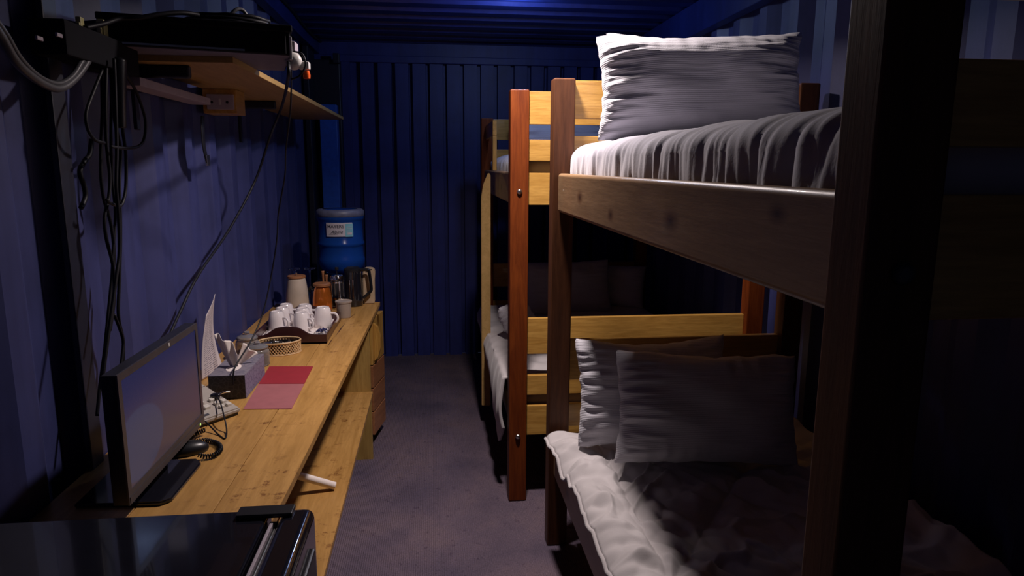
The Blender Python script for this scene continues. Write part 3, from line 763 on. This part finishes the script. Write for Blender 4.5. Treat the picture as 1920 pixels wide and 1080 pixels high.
# tray
tx0, tx1, ty0, ty1 = -.775, -.462, 2.90, 3.36
TR = thing('serving_tray', 'dark mahogany serving tray with curved ends holding the white cups', 'tray', ((tx0+tx1)/2, (ty0+ty1)/2, .75))
obj('bottom', box(tx0, tx1, ty0, ty1, .7502, .758), 'traywood', TR)
obj('liner', box(tx0+.012, tx1-.012, ty0+.014, ty1-.014, .758, .7592), 'tissue', TR)
for xa in (tx0, tx1-.010): obj('side', box(xa, xa+.010, ty0+.010, ty1-.010, .758, .790, .002), 'traywood', TR)
def endpoly(y):
    pts = [(tx0, y, .7502), (tx1, y, .7502)]
    n_ = 24
    for i in range(n_+1):
        f = i/n_; x = tx1+(tx0-tx1)*f; k = math.exp(-((f-.52)/.24)**4); pts.append((x, y, .790+.036*k))
    return pts
for y in (ty0, ty1-.012): obj('end', prism(endpoly(y), (0, .012, 0), bev=.0015), 'traywood', TR)
# cups, upside down
def make_cup():
    t = thing('cup', 'x', 'cup', (0, 0, 0))
    obj('bowl', lathe([(.0375, 0), (.0385, .001), (.038, .020), (.036, .050), (.031, .078), (.0265, .084), (.0255, .086), (.022, .0865), (.021, .084), (.001, .083)], n=32, cap0=False), 'ceramic', t, local=True, smooth=50)
    pts = [(.0355, 0, .018), (.050, 0, .016), (.062, 0, .028), (.063, 0, .045), (.052, 0, .058), (.034, 0, .058)]
    obj('handle', tube(pts, .0048, 10), 'ceramic', t, local=True, smooth=180); return t
cup0 = make_cup()
cups = [(-.520, 3.190, -.15, 1.08, 'largest white cup, alone at the right side of the tray'),
        (-.603, 3.110, -.5, 1, 'white upturned cup at the front of the middle row on the tray'),
        (-.615, 3.205, -.3, 1, 'white upturned cup second in the middle row on the tray'),
        (-.620, 3.292, -.2, 1, 'white upturned cup at the rear of the middle row on the tray'),
        (-.718, 3.140, -.5, 1, 'white upturned cup at the front of the row nearest the wall'),
        (-.712, 3.228, -.3, 1, 'white upturned cup second in the row nearest the wall'),
        (-.712, 3.312, -.2, 1, 'white upturned cup at the rear of the row nearest the wall')]
for i, (x, y, r, s, lab) in enumerate(cups):
    c = cup0 if i == 0 else copy_tree(cup0)
    c.location = (x, y, .7594); c.rotation_euler = (0, 0, r); c.scale = (s, s, s); c['label'] = lab; c['group'] = 'white cups on the tray'
# spoons and ribboned napkin in the tray
for i, (p, q) in enumerate((((596, 629), (618, 612)), ((588, 626), (607, 609)))):
    a = at(*p, z=.763); c = at(*q, z=.763)
    b = tube([a, a.lerp(c, .5)+Vector((0, 0, .002)), c], .0016, 8)
    e = lathe([(.001, -.002), (.6, -.0015), (1, 0), (.95, .0012)], tuple(c), 20, sx=.009, sy=.014, cap0=False, cap1=False); join(b, solid(e, .0008))
    o = obj('teaspoon', b, 'steel', smooth=60); tag(o, ['teaspoon in the tray, nearer the front end', 'teaspoon in the tray, left of the other one'][i], 'spoon', 'teaspoons in the tray')
bc = at(604, 622, z=.768)
b = bmesh.new()
for k in range(6):
    a = k*1.05+.3; e = bc+Vector((math.cos(a)*.026, math.sin(a)*.022, .004*math.sin(k*2)))
    tube([bc, bc.lerp(e, .5)+Vector((0, 0, .012)), e], .0035, 6, bm=b)
o = obj('ribbon_bow', b, 'bluefabric', smooth=180); tag(o, 'small navy ribbon bow lying beside the spoons in the tray', 'ribbon')
def nf(u, v): return (-.745+.15*u, 2.93+.12*v, .764+.014*math.sin(u*3.1)+.010*v+.003*N(u*5, v*5, 2))
b = grid(nf, 16, 14); solid(b, .003); o = obj('napkins', b, 'tissue', smooth=180); tag(o, 'folded white napkins at the front of the cup tray', 'napkins')
# cream jar
cj = (-.716, 3.615)
J = thing('cream_jar', 'tall tapered cream ceramic jar with round wooden lid', 'jar', (*cj, .75))
obj('body', lathe([(.052, 0), (.058, .006), (.060, .03), (.056, .09), (.047, .155), (.043, .170), (.040, .172)], (*cj, .7502), 36), 'cream', J, smooth=40)
l = obj('lid', lathe([(.044, 0), (.046, .002), (.046, .011), (.043, .013)], (*cj, .9225), 32), 'lidwood', J, smooth=40)
obj('knob', lathe([(.003, 0), (.003, .006), (.006, .010), (.005, .015), (.001, .016)], (*cj, .9355), 16), 'steel', l, smooth=60)
# orange jar
oj = (-.584, 3.585)
J = thing('orange_jar', 'glossy copper-orange jar with a wooden lid', 'jar', (*oj, .75))
obj('body', lathe([(.040, 0), (.048, .006), (.0505, .03), (.049, .07), (.043, .105), (.037, .125), (.034, .130)], (*oj, .7502), 36), 'copper', J, smooth=50)
obj('lid', lathe([(.034, -.004), (.044, 0), (.045, .003), (.045, .012), (.042, .015)], (*oj, .8835), 32), 'lidwood', J, smooth=40)
# french press
fp = (-.515, 3.655)
J = thing('french_press', 'chrome-framed glass coffee press between orange jar and kettle', 'coffee press', (*fp, .75))
obj('beaker', lathe([(.029, 0), (.031, .004), (.031, .150), (.0285, .150), (.0285, .008), (.001, .006)], (*fp, .756), 32, cap1=False), 'glass', J, smooth=40)
obj('coffee', lathe([(.027, 0), (.027, .045)], (*fp, .766), 28), 'black', J, smooth=40)
for k in range(4):
    a = k*math.pi/2+.5; x, y = fp[0]+.033*math.cos(a), fp[1]+.033*math.sin(a); obj('frame_strip', box(x-.003, x+.003, y-.003, y+.003, .7502, .90, .001), 'chrome', J)
for z in (.752, .80, .888): obj('frame_ring', lathe([(.032, 0), (.0345, 0), (.0345, .008), (.032, .008), (.032, 0)], (*fp, z), 32, cap0=False, cap1=False), 'chrome', J, smooth=30)
obj('lid', lathe([(.036, 0), (.036, .010), (.030, .020), (.012, .024), (.001, .024)], (*fp, .906), 32), 'chrome', J, smooth=40)
obj('plunger', lathe([(.0025, 0), (.0025, .03), (.010, .032), (.010, .045), (.001, .046)], (*fp, .925), 16), 'black', J, smooth=40)
# kettle / carafe
kp = (-.440, 3.715)
J = thing('kettle', 'black coffee carafe with big angular handle in front of the blue bottle', 'carafe', (*kp, .75))
obj('body', lathe([(.046, 0), (.050, .005), (.050, .04), (.047, .12), (.044, .175), (.045, .190)], (*kp, .7502), 36), 'blackgloss', J, smooth=50)
obj('lid', lathe([(.046, 0), (.046, .012), (.030, .022), (.001, .024)], (*kp, .9402), 32), 'black', J, smooth=40)
for dx, mt in ((-.012, 'chrome'), (.006, 'chrome')): obj('chrome_strip', box(kp[0]+dx-.0025, kp[0]+dx+.0025, kp[1]-.0525, kp[1]-.047, .80, .90, .001), 'chrome', J)
hx = kp[0]+.040
hp = [(hx, kp[1], .945), (hx+.040, kp[1], .945), (hx+.047, kp[1], .935), (hx+.056, kp[1], .850), (hx+.050, kp[1], .825), (hx+.012, kp[1], .790)]
b = tube(hp, .0085, 4, sub=3); obj('handle', b, 'black', J, smooth=60)
# plastic tub
pc = (-.455, 3.420)
J = thing('plastic_tub', 'small cloudy plastic tub with lid on the desk beside the tray', 'tub', (*pc, .75))
obj('body', lathe([(.031, 0), (.033, .003), (.038, .075), (.036, .075), (.031, .006), (.001, .005)], (*pc, .7502), 30, cap1=False), 'frost', J, smooth=40)
obj('filling', lathe([(.028, 0), (.031, .03), (.001, .036)], (*pc, .757), 24), 'cream', J, smooth=40)
obj('lid', lathe([(.040, 0), (.0415, .002), (.0415, .009), (.036, .011), (.034, .008), (.001, .008)], (*pc, .8255), 30), 'frost', J, smooth=40)
# wine glasses upside down
wg = None
for i, (x, y, lab) in enumerate(((-.668, 3.725, 'upturned wine glass behind the cream jar, right of the pair'), (-.690, 3.63+.055, 'upturned wine glass behind the cream jar, left of the pair'))):
    if wg is None:
        wg = obj('wine_glass', lathe([(.030, .0), (.036, .03), (.036, .055), (.024, .085), (.008, .098), (.004, .104), (.0035, .175), (.006, .190), (.030, .199), (.0345, .2005), (.0345, .2025), (.001, .202)], n=32, cap0=False), 'glass', local=True, smooth=50); g_ = wg
    else: g_ = link(wg.copy())
    g_.location = ((-.672, 3.755, .7504), (-.750, 3.745, .7504))[i]; tag(g_, lab, 'wine glass', 'upturned wine glasses')
# tongs and wooden spoon standing behind the orange jar
for i, (p, q) in enumerate((((601, 545), (605, 508)), ((612, 548), (612, 515)))):
    a = at(*p, y=3.70); c = at(*q, y=3.70); a.z = .7505; a.x = c.x+.004*(-1)**i
    o = obj('wooden_utensil', tube([a, a.lerp(c, .5), c], lambda f: .004+.005*f**4, 8), 'lidwood', smooth=180)
    tag(o, ['wooden stirrer standing behind the orange jar, left one', 'wooden stirrer standing behind the orange jar, right one'][i], 'utensil')
# cream jerry can
J = thing('jerry_can', 'cream plastic jug with two grip slots at the far corner of the desk', 'jug', (-.375, 3.77, .75))
b = prism([(-.392, 3.752, .7502), (-.335, 3.752, .7502), (-.331, 3.752, .76), (-.329, 3.752, .88), (-.325, 3.752, .925), (-.330, 3.752, .943), (-.345, 3.752, .950), (-.378, 3.752, .950), (-.388, 3.752, .935), (-.392, 3.752, .90)], (0, .045, 0), bev=.004)
obj('body', b, 'creamplastic', J, smooth=40)
for x0_, z_, in ((-.366, .939), (-.376, .927)): obj('grip_slot', box(x0_, x0_+.026, 3.7495, 3.754, z_, z_+.004, .001), 'black', J)
# water bottle on its stand
wx, wy = -.545, 4.10
J = thing('water_dispenser', 'dark floor stand under the blue water bottle, hidden behind the desk', 'dispenser', (wx, wy, 0))
obj('cabinet', box(wx-.14, wx+.14, wy-.14, wy+.14, .0, .845, .012), 'black', J, smooth=40)
obj('collar', lathe([(.13, 0), (.13, .012), (.10, .022), (.06, .020)], (wx, wy, .845), 36), 'black', J, smooth=40)
BO = thing('water_bottle', 'large upturned blue water bottle with a white label', 'bottle', (wx, wy, .87))
R = .133
prof = [(.030, 0), (.045, .008), (.105, .022), (.126, .045), (R, .075), (R, .098), (R-.006, .108), (R-.008, .165), (R-.006, .172), (R+.001, .180), (R+.001, .192), (R-.006, .200), (R-.008, .315), (R-.004, .322), (R+.001, .330), (R+.002, .352), (R-.004, .368), (.115, .380), (.09, .384)]
obj('shell', lathe(prof, (wx, wy, .865), 48), 'bottle', BO, smooth=50)
m = M['cap_ring'] = plain('scuffed_bottle_base', (.13, .14, .22), .45, var=.2)
obj('base_ring', lathe([(R-.002, 0), (R+.003, .004), (R+.005, .020), (R+.002, .036), (R-.01, .044), (.10, .0445)], (wx, wy, 1.2065), 48, cap0=False, cap1=False), 'cap_ring', BO, smooth=50)
# bent label
def cyl(a, z, r): return (wx+r*math.sin(a), wy-r*math.cos(a), z)
phi = math.atan2(0-wx, wy)   # towards the camera
la0, la1 = -.62+phi*.9, .30+phi*.9
lz0, lz1 = 1.100, 1.178
def lab(a0, a1, z0, z1, r): 
    b = grid(lambda u, v: cyl(a0+(a1-a0)*u, z0+(z1-z0)*v, r), 20, 2); return solid(b, .0006)
L = obj('label', lab(la0, la1+.22, lz0, lz1, R+.0005), 'label', BO, smooth=60)
obj('side_panel', lab(la1-.10, la1+.24, lz0-.002, lz1-.006, R+.0022), 'labelblue', L, smooth=60)
def text_mesh(s, size, depth=.0004, shear=0):
    c = bpy.data.curves.new('txt', 'FONT'); c.body = s; c.size = size; c.extrude = depth; c.shear = shear; c.align_x = 'LEFT'; c.offset = size*.012
    o = bpy.data.objects.new('txt', c); link(o); bpy.context.view_layer.update()
    dg = bpy.context.evaluated_depsgraph_get(); me = bpy.data.meshes.new_from_object(o.evaluated_get(dg)); bpy.data.objects.remove(o)
    b = bmesh.new(); b.from_mesh(me); bpy.data.meshes.remove(me)
    bmesh.ops.triangulate(b, faces=b.faces[:]); bmesh.ops.subdivide_edges(b, edges=[e for e in b.edges if e.calc_length() > size*.2], cuts=1); return b
def wrap(b, a0, z0, r):
    for v in b.verts: v.co = Vector(cyl(a0+v.co.x/r, z0+v.co.y, r+v.co.z))
    return b
obj('lettering', wrap(text_mesh('MAYERS', .0265), la0+.06, 1.149, R+.0018), 'ink', L)
obj('lettering', wrap(text_mesh('Alpine', .026, shear=.5), la0+.20, 1.118, R+.0018), 'ink', L)
for z_ in (1.152, 1.142, 1.130): obj('rule', lab(la1-.05, la1+.10+.1*(z_ > 1.14), z_, z_+.0035, R+.0032), 'label', L)
b = lab(la0+.12, la0+.50, 1.112, 1.1135, R+.0020); obj('rule', b, 'ink', L)
b = lab(la1-.02, la1+.18, 1.110, 1.122, R+.0034); obj('stamp_box', b, 'label', L)
# ================================================================== SHELF AND CABLES
SH = thing('wall_shelf', 'plywood wall shelf above the desk seen from below', 'shelf', (-.70, 3.3, 1.78))
obj('board', box(-.868, -.560, 2.10, 4.54, 1.785, 1.803, .001, seg=1), 'shelf', SH)
for y in (2.17, 3.28): 
    b = box(-.868, -.70, y-.012, y+.012, 1.748, 1.785, .008, seg=3); box(-.868, -.856, y-.012, y+.012, 1.60, 1.75, .003, bm=b); obj('bracket', b, 'dark_paint', SH, smooth=40)
b = box(-.868, -.800, 2.06, 2.67, 1.714, 1.738, .003); o = obj('white_trunking', b, 'dimgrey' if 0 else 'lilac', smooth=40); tag(o, 'pale off-white strip of board fixed to the wall under the shelf', 'trunking')
SK = thing('socket_box', 'wooden box with a double wall socket under the shelf', 'socket', (-.80, 2.86, 1.69))
obj('block', box(-.868, -.745, 2.80, 2.925, 1.694, 1.784, .002), 'pine_y', SK)
pl_ = obj('face_plate', box(-.852, -.752, 2.792, 2.80, 1.708, 1.765, .003), 'lilac', SK, smooth=40)
for x in (-.832, -.776): obj('pin_hole', lathe([(.005, 0), (.005, .001)], n=12), 'black', pl_, local=True).matrix_basis = ROOTM[SK.name].inverted() @ Matrix.Translation((x, 2.7915, 1.735)) @ Matrix.Rotation(math.radians(90), 4, 'X')
obj('rocker', box(-.806, -.800, 2.789, 2.792, 1.725, 1.748), 'white', pl_)
# rack unit
cr = Vector((-.39, 2.05, 0)); ra = math.radians(14)
RK = thing('audio_amplifier', 'black metal rack unit overhanging the near end of the shelf', 'amplifier', (cr.x, cr.y, 1.803), ra)
def rl(*a, **k): return box(*a, **k)
obj('chassis', box(-.455, 0, .004, .36, 0.001, .060, .003), 'matteblack', RK, local=True)
obj('front_panel', box(-.46, -.012, -.004, .006, .001, .066, .002), 'matteblack', RK, local=True)
obj('lid', box(-.47, .006, -.010, .36, .060, .078, .003), 'matteblack', RK, local=True)
obj('underside', box(-.44, -.004, .012, .35, -.0005, .001), 'dimgrey', RK, local=True)
obj('end_strip', box(-.003, .004, .002, .018, -.012, .050, .001), 'white', RK, local=True)
obj('lower_trim', box(-.44, -.12, -.006, -.003, .003, .008), 'steel', RK, local=True)
# plugs
PG = thing('plug_adaptor', 'white plug adaptor with round body and orange-red tip beside the amplifier', 'plug', (-.38, 2.16, 1.80))
c0 = at(552, 118, y=2.16)
b = lathe([(.001, 0), (.020, 0), (.024, .004), (.024, .020), (.016, .030), (.001, .031)], n=28); b.transform(Matrix.Translation(c0) @ Matrix.Rotation(math.radians(75), 4, 'X')); obj('body', b, 'white', PG, smooth=50)
c1_ = at(573, 124, y=2.16); b = box(c1_.x-.020, c1_.x+.012, 2.145, 2.175, c1_.z-.010, c1_.z+.012, .004); obj('socket', b, 'white', PG, smooth=40)
c2_ = at(575, 141, y=2.16); obj('tip', lathe([(.010, -.010), (.011, 0), (.008, .012)], tuple(c2_), 16), 'orangeneon', PG, smooth=50)
b = box(c0.x-.014, c0.x+.006, 2.15, 2.20, c0.z+.022, c0.z+.060, .003); obj('grey_adaptor', b, 'lilac', PG, smooth=40)
obj('lead', tube([c0+Vector((.005, -.03, .028)), c0+Vector((.03, -.03, .02)), c0+Vector((.036, -.03, -.012)), c0+Vector((.018, -.03, -.040)), c0+Vector((-.006, -.03, -.05))], .0028, 8), 'cable', PG, smooth=180)
# cables: points given where they hang near the wall
def wallpt(u, v, x=-.845): return at(u, v, x=x)
def cablething(name, label, pts, r, mat='cable', group=None, n=8):
    o = obj(name, tube(pts, r, n), mat, smooth=180); tag(o, label, 'cable', group); return o
cablething('power_cable', 'thicker black cable falling from the plugs down behind the monitor',
    [at(541, 116, y=2.13), at(540, 150, y=2.15), at(528, 200, x=-.58), at(505, 260, x=-.66), at(478, 340, x=-.74), at(430, 430, x=-.80), at(372, 515, x=-.83), at(340, 580, x=-.84), at(318, 630, x=-.84), at(300, 690, x=-.84), at(292, 760, x=-.84)], .0052)
cablething('thin_cable', 'thin black cable dropping from the plugs to the tissue box',
    [at(546, 120, y=2.2), at(545, 200, y=2.3), at(536, 280, y=2.4), at(534, 330, y=2.45), at(522, 400, y=2.5), at(519, 450, y=2.5), at(508, 520, y=2.5), at(492, 590, y=2.45), at(470, 640, y=2.36), at(450, 672, y=2.26), at(440, 690, y=2.22), at(437, 706, y=2.205), at(437, 722, y=2.205)], .0026)
# hanging bundle
def hang(p, r, i, g='cables hanging from the left end of the shelf'):
    labs = ['leftmost black cable strand hanging below the amplifier', 'black cable strand hanging straight below the amplifier, second from left', 'black cable strand in the middle of the hanging bundle',
            'black cable strand right of the middle of the hanging bundle', 'rightmost long black strand of the hanging bundle', 'short tied loop of black cable within the hanging bundle',
            'black cable loop swinging out left of the bundle', 'black cable loop swinging out right of the bundle', 'black cable end kinked right beside the monitor top']
    pts = [wallpt(u, v, -.80+.012*((i*7) % 5-2)) for u, v in p]; cablething('hanging_cable', labs[i], pts, r, 'cable', g)
hang([(190, 110), (192, 200), (190, 260), (189, 320), (194, 370), (208, 420), (214, 480), (208, 540), (202, 600), (196, 660), (188, 720), (182, 780)], .0042, 0)
hang([(200, 110), (198, 200), (200, 270), (206, 330), (204, 370), (196, 410), (200, 450), (212, 500), (214, 560), (206, 620)], .0042, 1)
hang([(214, 110), (217, 200), (219, 280), (218, 350), (222, 400), (224, 470), (218, 520), (210, 580), (200, 650), (190, 730)], .0042, 2)
hang([(224, 110), (220, 170), (219, 240), (226, 280), (224, 350), (226, 430), (224, 520), (222, 590), (231, 640), (231, 690)], .0042, 3)
hang([(228, 110), (229, 180), (230, 240), (236, 290), (236, 350), (230, 380), (222, 386), (205, 380), (200, 374)], .0042, 4)
hang([(207, 110), (209, 180), (208, 250), (210, 330), (216, 400), (212, 470), (209, 540)], .0036, 5)
hang([(192, 130), (176, 170), (162, 210), (164, 240), (178, 262), (196, 268)], .0040, 6)
hang([(232, 135), (252, 165), (266, 200), (273, 230), (270, 262), (258, 275), (236, 278), (208, 275)], .0040, 7)
hang([(214, 590), (224, 615), (231, 640), (229, 668), (226, 690)], .0040, 8)
# dark sleeve wrapping the bundle top
o = obj('cable_sleeve', tube([wallpt(222, 112, -.79), wallpt(222, 170, -.79), wallpt(224, 215, -.79), wallpt(226, 240, -.79)], lambda f: .020-.006*f, 12), 'black', smooth=180); tag(o, 'black wrap around the top of the hanging cables', 'cable wrap')
# big swag at upper left
for i, (off, r) in enumerate(((0, .0085), (9, .006))):
    pts = [at(-30+off, 20, x=-.80), at(2+off, 68-off*.4, x=-.80), at(32+off*.6, 118-off, x=-.80), at(72, 152-off, x=-.80), at(108, 166-off, x=-.80), at(135, 152-off, x=-.80), at(158-off*.5, 124-off, x=-.80), at(176-off*.4, 92, x=-.80)]
    cablething('swag_cable', ['thick grey cable sagging in a wide arc at the upper left wall', 'thinner grey cable following the inside of the sagging arc'][i], pts, r, 'greycable')
# second black box on the wall at the left
WB = thing('wall_box', 'black box fixed on the left wall beside the conduit, cables running in', 'junction box', (-.82, 1.9, 1.74))
p_ = at(60, 95, x=-.80); 
obj('housing', box(-.868, -.79, 1.66, 2.04, 1.735, 1.812, .006), 'matteblack', WB, smooth=40)
for (u, v) in ((74, 72), (111, 66)): 
    c = at(u, v, x=-.788); obj('clip', box(-.791, -.786, c.y-.011, c.y+.011, c.z-.004, c.z+.004, .001), 'lilac', WB)
for i, (u, v, s) in enumerate(((149, 34, .8), (191, 38, 1.2))):
    c = at(u, v, x=-.83); b = box(c.x-.008*s, c.x+.008*s, c.y-.012*s, c.y+.012*s, 1.8125, 1.8125+.040*s, .003); box(c.x-.005, c.x+.005, c.y-.018*s, c.y-.010*s, 1.8125, 1.8125+.022*s, .002, bm=b)
    o = obj('cable_connector', b, 'yellow', smooth=40); tag(o, ['small pale yellow connector standing on the wall box, left one', 'larger pale yellow connector standing on the wall box, right one'][i], 'connector')
# vertical conduit
o = obj('wall_conduit', box(-.868, -.852, 1.700, 1.760, .30, 2.28, .003), 'dark_paint'); tag(o, 'dark vertical channel running up the left wall', 'conduit')
# cable heap on the amplifier
RZ = 1.883
def heap(cx, cy, rx, ry, z, seed, n=22):
    return [Vector((cx+rx*math.cos(2*math.pi*i/n)*(1+.06*N(i*.9, seed)), cy+ry*math.sin(2*math.pi*i/n), z+.006*N(i*.7, seed+3))) for i in range(n+1)]
hl = ['black coiled cable lying on the amplifier, lowest loop', 'black coiled cable lying on the amplifier, middle loop', 'black coiled cable lying on the amplifier, top loop']
for i in range(3): cablething('coiled_cable', hl[i], heap(-.60+.01*i, 2.14+.02*i, .13-.012*i, .085, RZ+.006+.013*i, i), .0055, 'cable', 'coils on the amplifier')
cablething('grey_cable', 'grey cable rising in a hump above the amplifier', [at(375, 56, y=2.10), at(400, 47, y=2.10), at(425, 34, y=2.12), at(440, 20, y=2.13), at(449, 17, y=2.14), at(458, 22, y=2.15), at(468, 40, y=2.16), at(478, 56, y=2.18)], .0055, 'greycable')
cablething('long_black_cable', 'black cable running from the wall box over the amplifier', [at(160, 52, x=-.82), at(196, 44, x=-.80), at(225, 35, x=-.78), at(262, 33, x=-.74), at(300, 27, x=-.70), at(340, 24, x=-.66), at(372, 28, x=-.63)], .0062)
o = obj('power_brick', box(-.56, -.44, 2.18, 2.25, RZ-.001, RZ+.024, .006), 'black', smooth=40); tag(o, 'flat black power brick on top of the amplifier', 'power brick')
# strap hanging under the shelf
def st(u, v):
    p = at(379+10*v**3, 218+88*v, x=-.80); return (p.x, p.y+(u-.5)*.030, p.z)
b = grid(st, 3, 16); solid(b, .003); o = obj('strap', b, 'cable', smooth=180); tag(o, 'black strap with a grey end dangling below the socket box', 'strap')
e = at(388, 300, x=-.80); obj('grey_tip', box(e.x-.004, e.x+.004, e.y-.012, e.y+.022, e.z-.02, e.z+.018, .002), 'steel', o)
# bundle tail behind hanging cables
cablething('looped_cord', 'black cord loop hanging between the conduit and the bundle', [wallpt(172, 262), wallpt(168, 290), wallpt(160, 300), wallpt(150, 322), wallpt(158, 350), wallpt(160, 370), wallpt(152, 390)], .006)
cablething('ceiling_cable', 'black cable running along the top edge of the left wall', [at(520, -10, x=-.80), at(548, 20, x=-.80), at(580, 60, x=-.80), at(610, 85, x=-.80)], .008)
# white tube on lower shelf
c = at(628, 911, z=.380); a = at(553, 890, z=.440); a = a+(a-c)*1.1
b = tube([a, c], .0135, 20, smooth=False); bmesh.ops.recalc_face_normals(b, faces=b.faces)
o = obj('cardboard_tube', b, 'tissue', smooth=40); tag(o, 'white tube sticking out from under the desk on the lower shelf', 'tube')
bb = lathe([(.0095, 0), (.0095, .001)], n=20); d = (c-a).normalized(); bb.transform(Matrix.Translation(c) @ d.to_track_quat('Z', 'Y').to_matrix().to_4x4()); obj('opening', bb, 'greyplastic', o)
